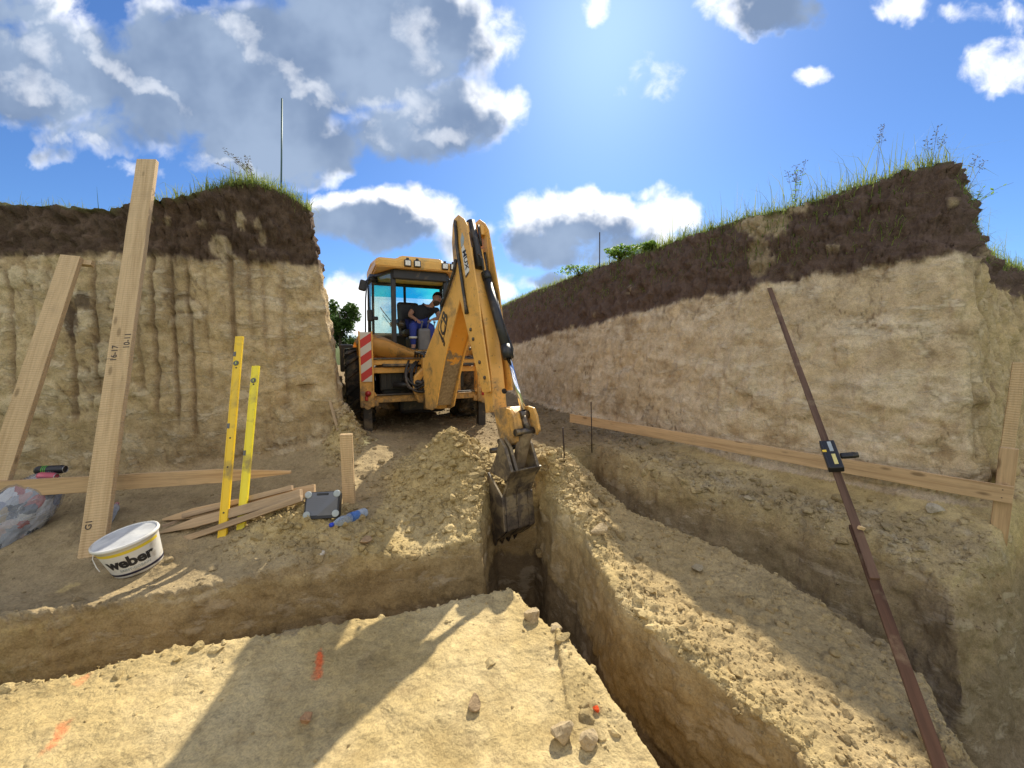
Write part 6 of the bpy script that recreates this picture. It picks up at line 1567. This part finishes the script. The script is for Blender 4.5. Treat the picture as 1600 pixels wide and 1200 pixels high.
# palms and fingers, curled over the levers
for (wi_, hnd, el_, sgn) in ((9, hal, ell, 1), (12, har, elr, -1)):
    d = (hnd - el_).normalized(); sd = d.cross(Vector((0, 0, 1))).normalized(); dn = Vector((0, 0, -1))
    pts.append(tup(hnd + d * .035, .036, .020)); pi_ = len(pts) - 1; ed.append((wi_, pi_))
    for k, (off, ln) in enumerate(((-.030, .062), (-.010, .072), (.010, .068), (.030, .055))):
        b_0 = hnd + d * .075 + sd * off; pts.append(tup(b_0, .0095)); ed.append((pi_, len(pts) - 1)); pts.append(tup(b_0 + d * ln * .45 + dn * .012, .009)); ed.append((len(pts) - 2, len(pts) - 1)); pts.append(tup(b_0 + d * ln * .55 + dn * (.012 + ln * .45), .008)); ed.append((len(pts) - 2, len(pts) - 1))
    b_0 = hnd + d * .03 + sd * (.045 * sgn); pts.append(tup(b_0, .011)); ed.append((pi_, len(pts) - 1)); pts.append(tup(b_0 + d * .035 + sd * .012 * sgn + dn * .02, .0095)); ed.append((len(pts) - 2, len(pts) - 1))
skin('body', pts, ed, M['skin'], drv)
def grow(ids, k, name, mat, cut=None):
    idx = {i: n_ for n_, i in enumerate(ids)}; pp = [(*pts[i][:3], pts[i][3] * k, (pts[i][4] if len(pts[i]) > 4 else pts[i][3]) * k) for i in ids]
    ee = [(idx[a_], idx[b_]) for a_, b_ in ed if a_ in idx and b_ in idx]
    if cut:
        for a_, b_, f_ in cut:
            A_, B_ = Vector(pts[a_][:3]), Vector(pts[b_][:3]); c = A_.lerp(B_, f_); pp.append((c.x, c.y, c.z, lerp(pts[a_][3], pts[b_][3], f_) * k)); ee.append((idx[a_], len(pp) - 1))
    return skin(name, pp, ee, mat, drv)
grow([0, 1, 2, 7, 10], 1.22, 'shirt', M['shirt'], [(2, 3, .45), (7, 8, .62), (10, 11, .62)])
grow([0, 13, 14, 15, 17, 18, 19], 1.16, 'trousers', M['trouser'])
bd = MB(); bd.tube([knl.lerp(anl, .50), knl.lerp(anl, .60)], .078, 14); bd.build('reflective_band', M['band'], drv)
for (a_, b_) in ((anl, tol), (anr, tor)):
    skin('shoe', [tup(a_, .055), tup(a_.lerp(b_, .5) + Vector((0, 0, -.02)), .05, .045), tup(b_ + Vector((0, -.03, -.02)), .045, .036)], [(0, 1), (1, 2)], M['black'], drv)
up_h = (crown_ - jaw).normalized(); fwd = Vector((.35, -.85, -.45)).normalized(); fwd = (fwd - up_h * fwd.dot(up_h)).normalized(); rt_ = fwd.cross(up_h)
hm = bmesh.new(); bmesh.ops.create_uvsphere(hm, u_segments=20, v_segments=14, radius=1)
for v in list(hm.verts):
    if v.co.z < -.15 + .55 * max(0, v.co.y) - .35 * max(0, -v.co.y): pass
bmesh.ops.delete(hm, geom=[v for v in hm.verts if v.co.z < .02 + .55 * v.co.y], context='VERTS')
Th = Matrix.Translation(hdc.lerp(crown_, .45)) @ Matrix((rt_, fwd, up_h)).transposed().to_4x4() @ Matrix.Diagonal((.094, .108, .112, 1)); bmesh.ops.transform(hm, matrix=Th, verts=hm.verts)
me = bpy.data.meshes.new('hair'); hm.to_mesh(me); hm.free(); link_mesh('hair', me, M['hair'], drv, True)
fc = hdc.lerp(jaw, .25) + fwd * .086
m_ = MB(); m_.bar(fc + up_h * .03 + fwd * .002, fc - up_h * .02 + fwd * .026, .018, .02, fwd, .005, .03); m_.build('nose', M['skin'], drv)
for s_ in (-1, 1):
    m_ = MB(); m_.lathe([(0, -.006), (.010, -.003), (.010, .003), (0, .006)], fc + up_h * .028 + rt_ * (.032 * s_) + fwd * .004, fwd, 10); m_.build('eye', M['decal_black'], drv)
    m_ = MB(); m_.lathe([(0, -.010), (.022, -.006), (.026, .004), (.0, .012)], hdc.lerp(jaw, .2) + rt_ * (.088 * s_) - fwd * .01, rt_ * s_, 10, 1, 1.4); m_.build('ear', M['skin'], drv)
m_ = MB(); m_.box(fc - up_h * .050 + fwd * .006, (.045, .012, .010), rot=Matrix((rt_, fwd, up_h)).transposed(), bev=.003); m_.build('mouth', simple('lips', (.30, .12, .10), .5), drv)
bm_ = bmesh.new(); bmesh.ops.create_uvsphere(bm_, u_segments=18, v_segments=12, radius=1); bmesh.ops.delete(bm_, geom=[v for v in bm_.verts if v.co.z > -.25 + .1 * v.co.y or v.co.y < -.3], context='VERTS')
bmesh.ops.transform(bm_, matrix=Matrix.Translation(jaw.lerp(hdc, .30)) @ Matrix((rt_, fwd, up_h)).transposed().to_4x4() @ Matrix.Diagonal((.082, .098, .098, 1)), verts=bm_.verts)
me = bpy.data.meshes.new('beard'); bm_.to_mesh(me); bm_.free(); link_mesh('beard', me, M['hair'], drv, True)
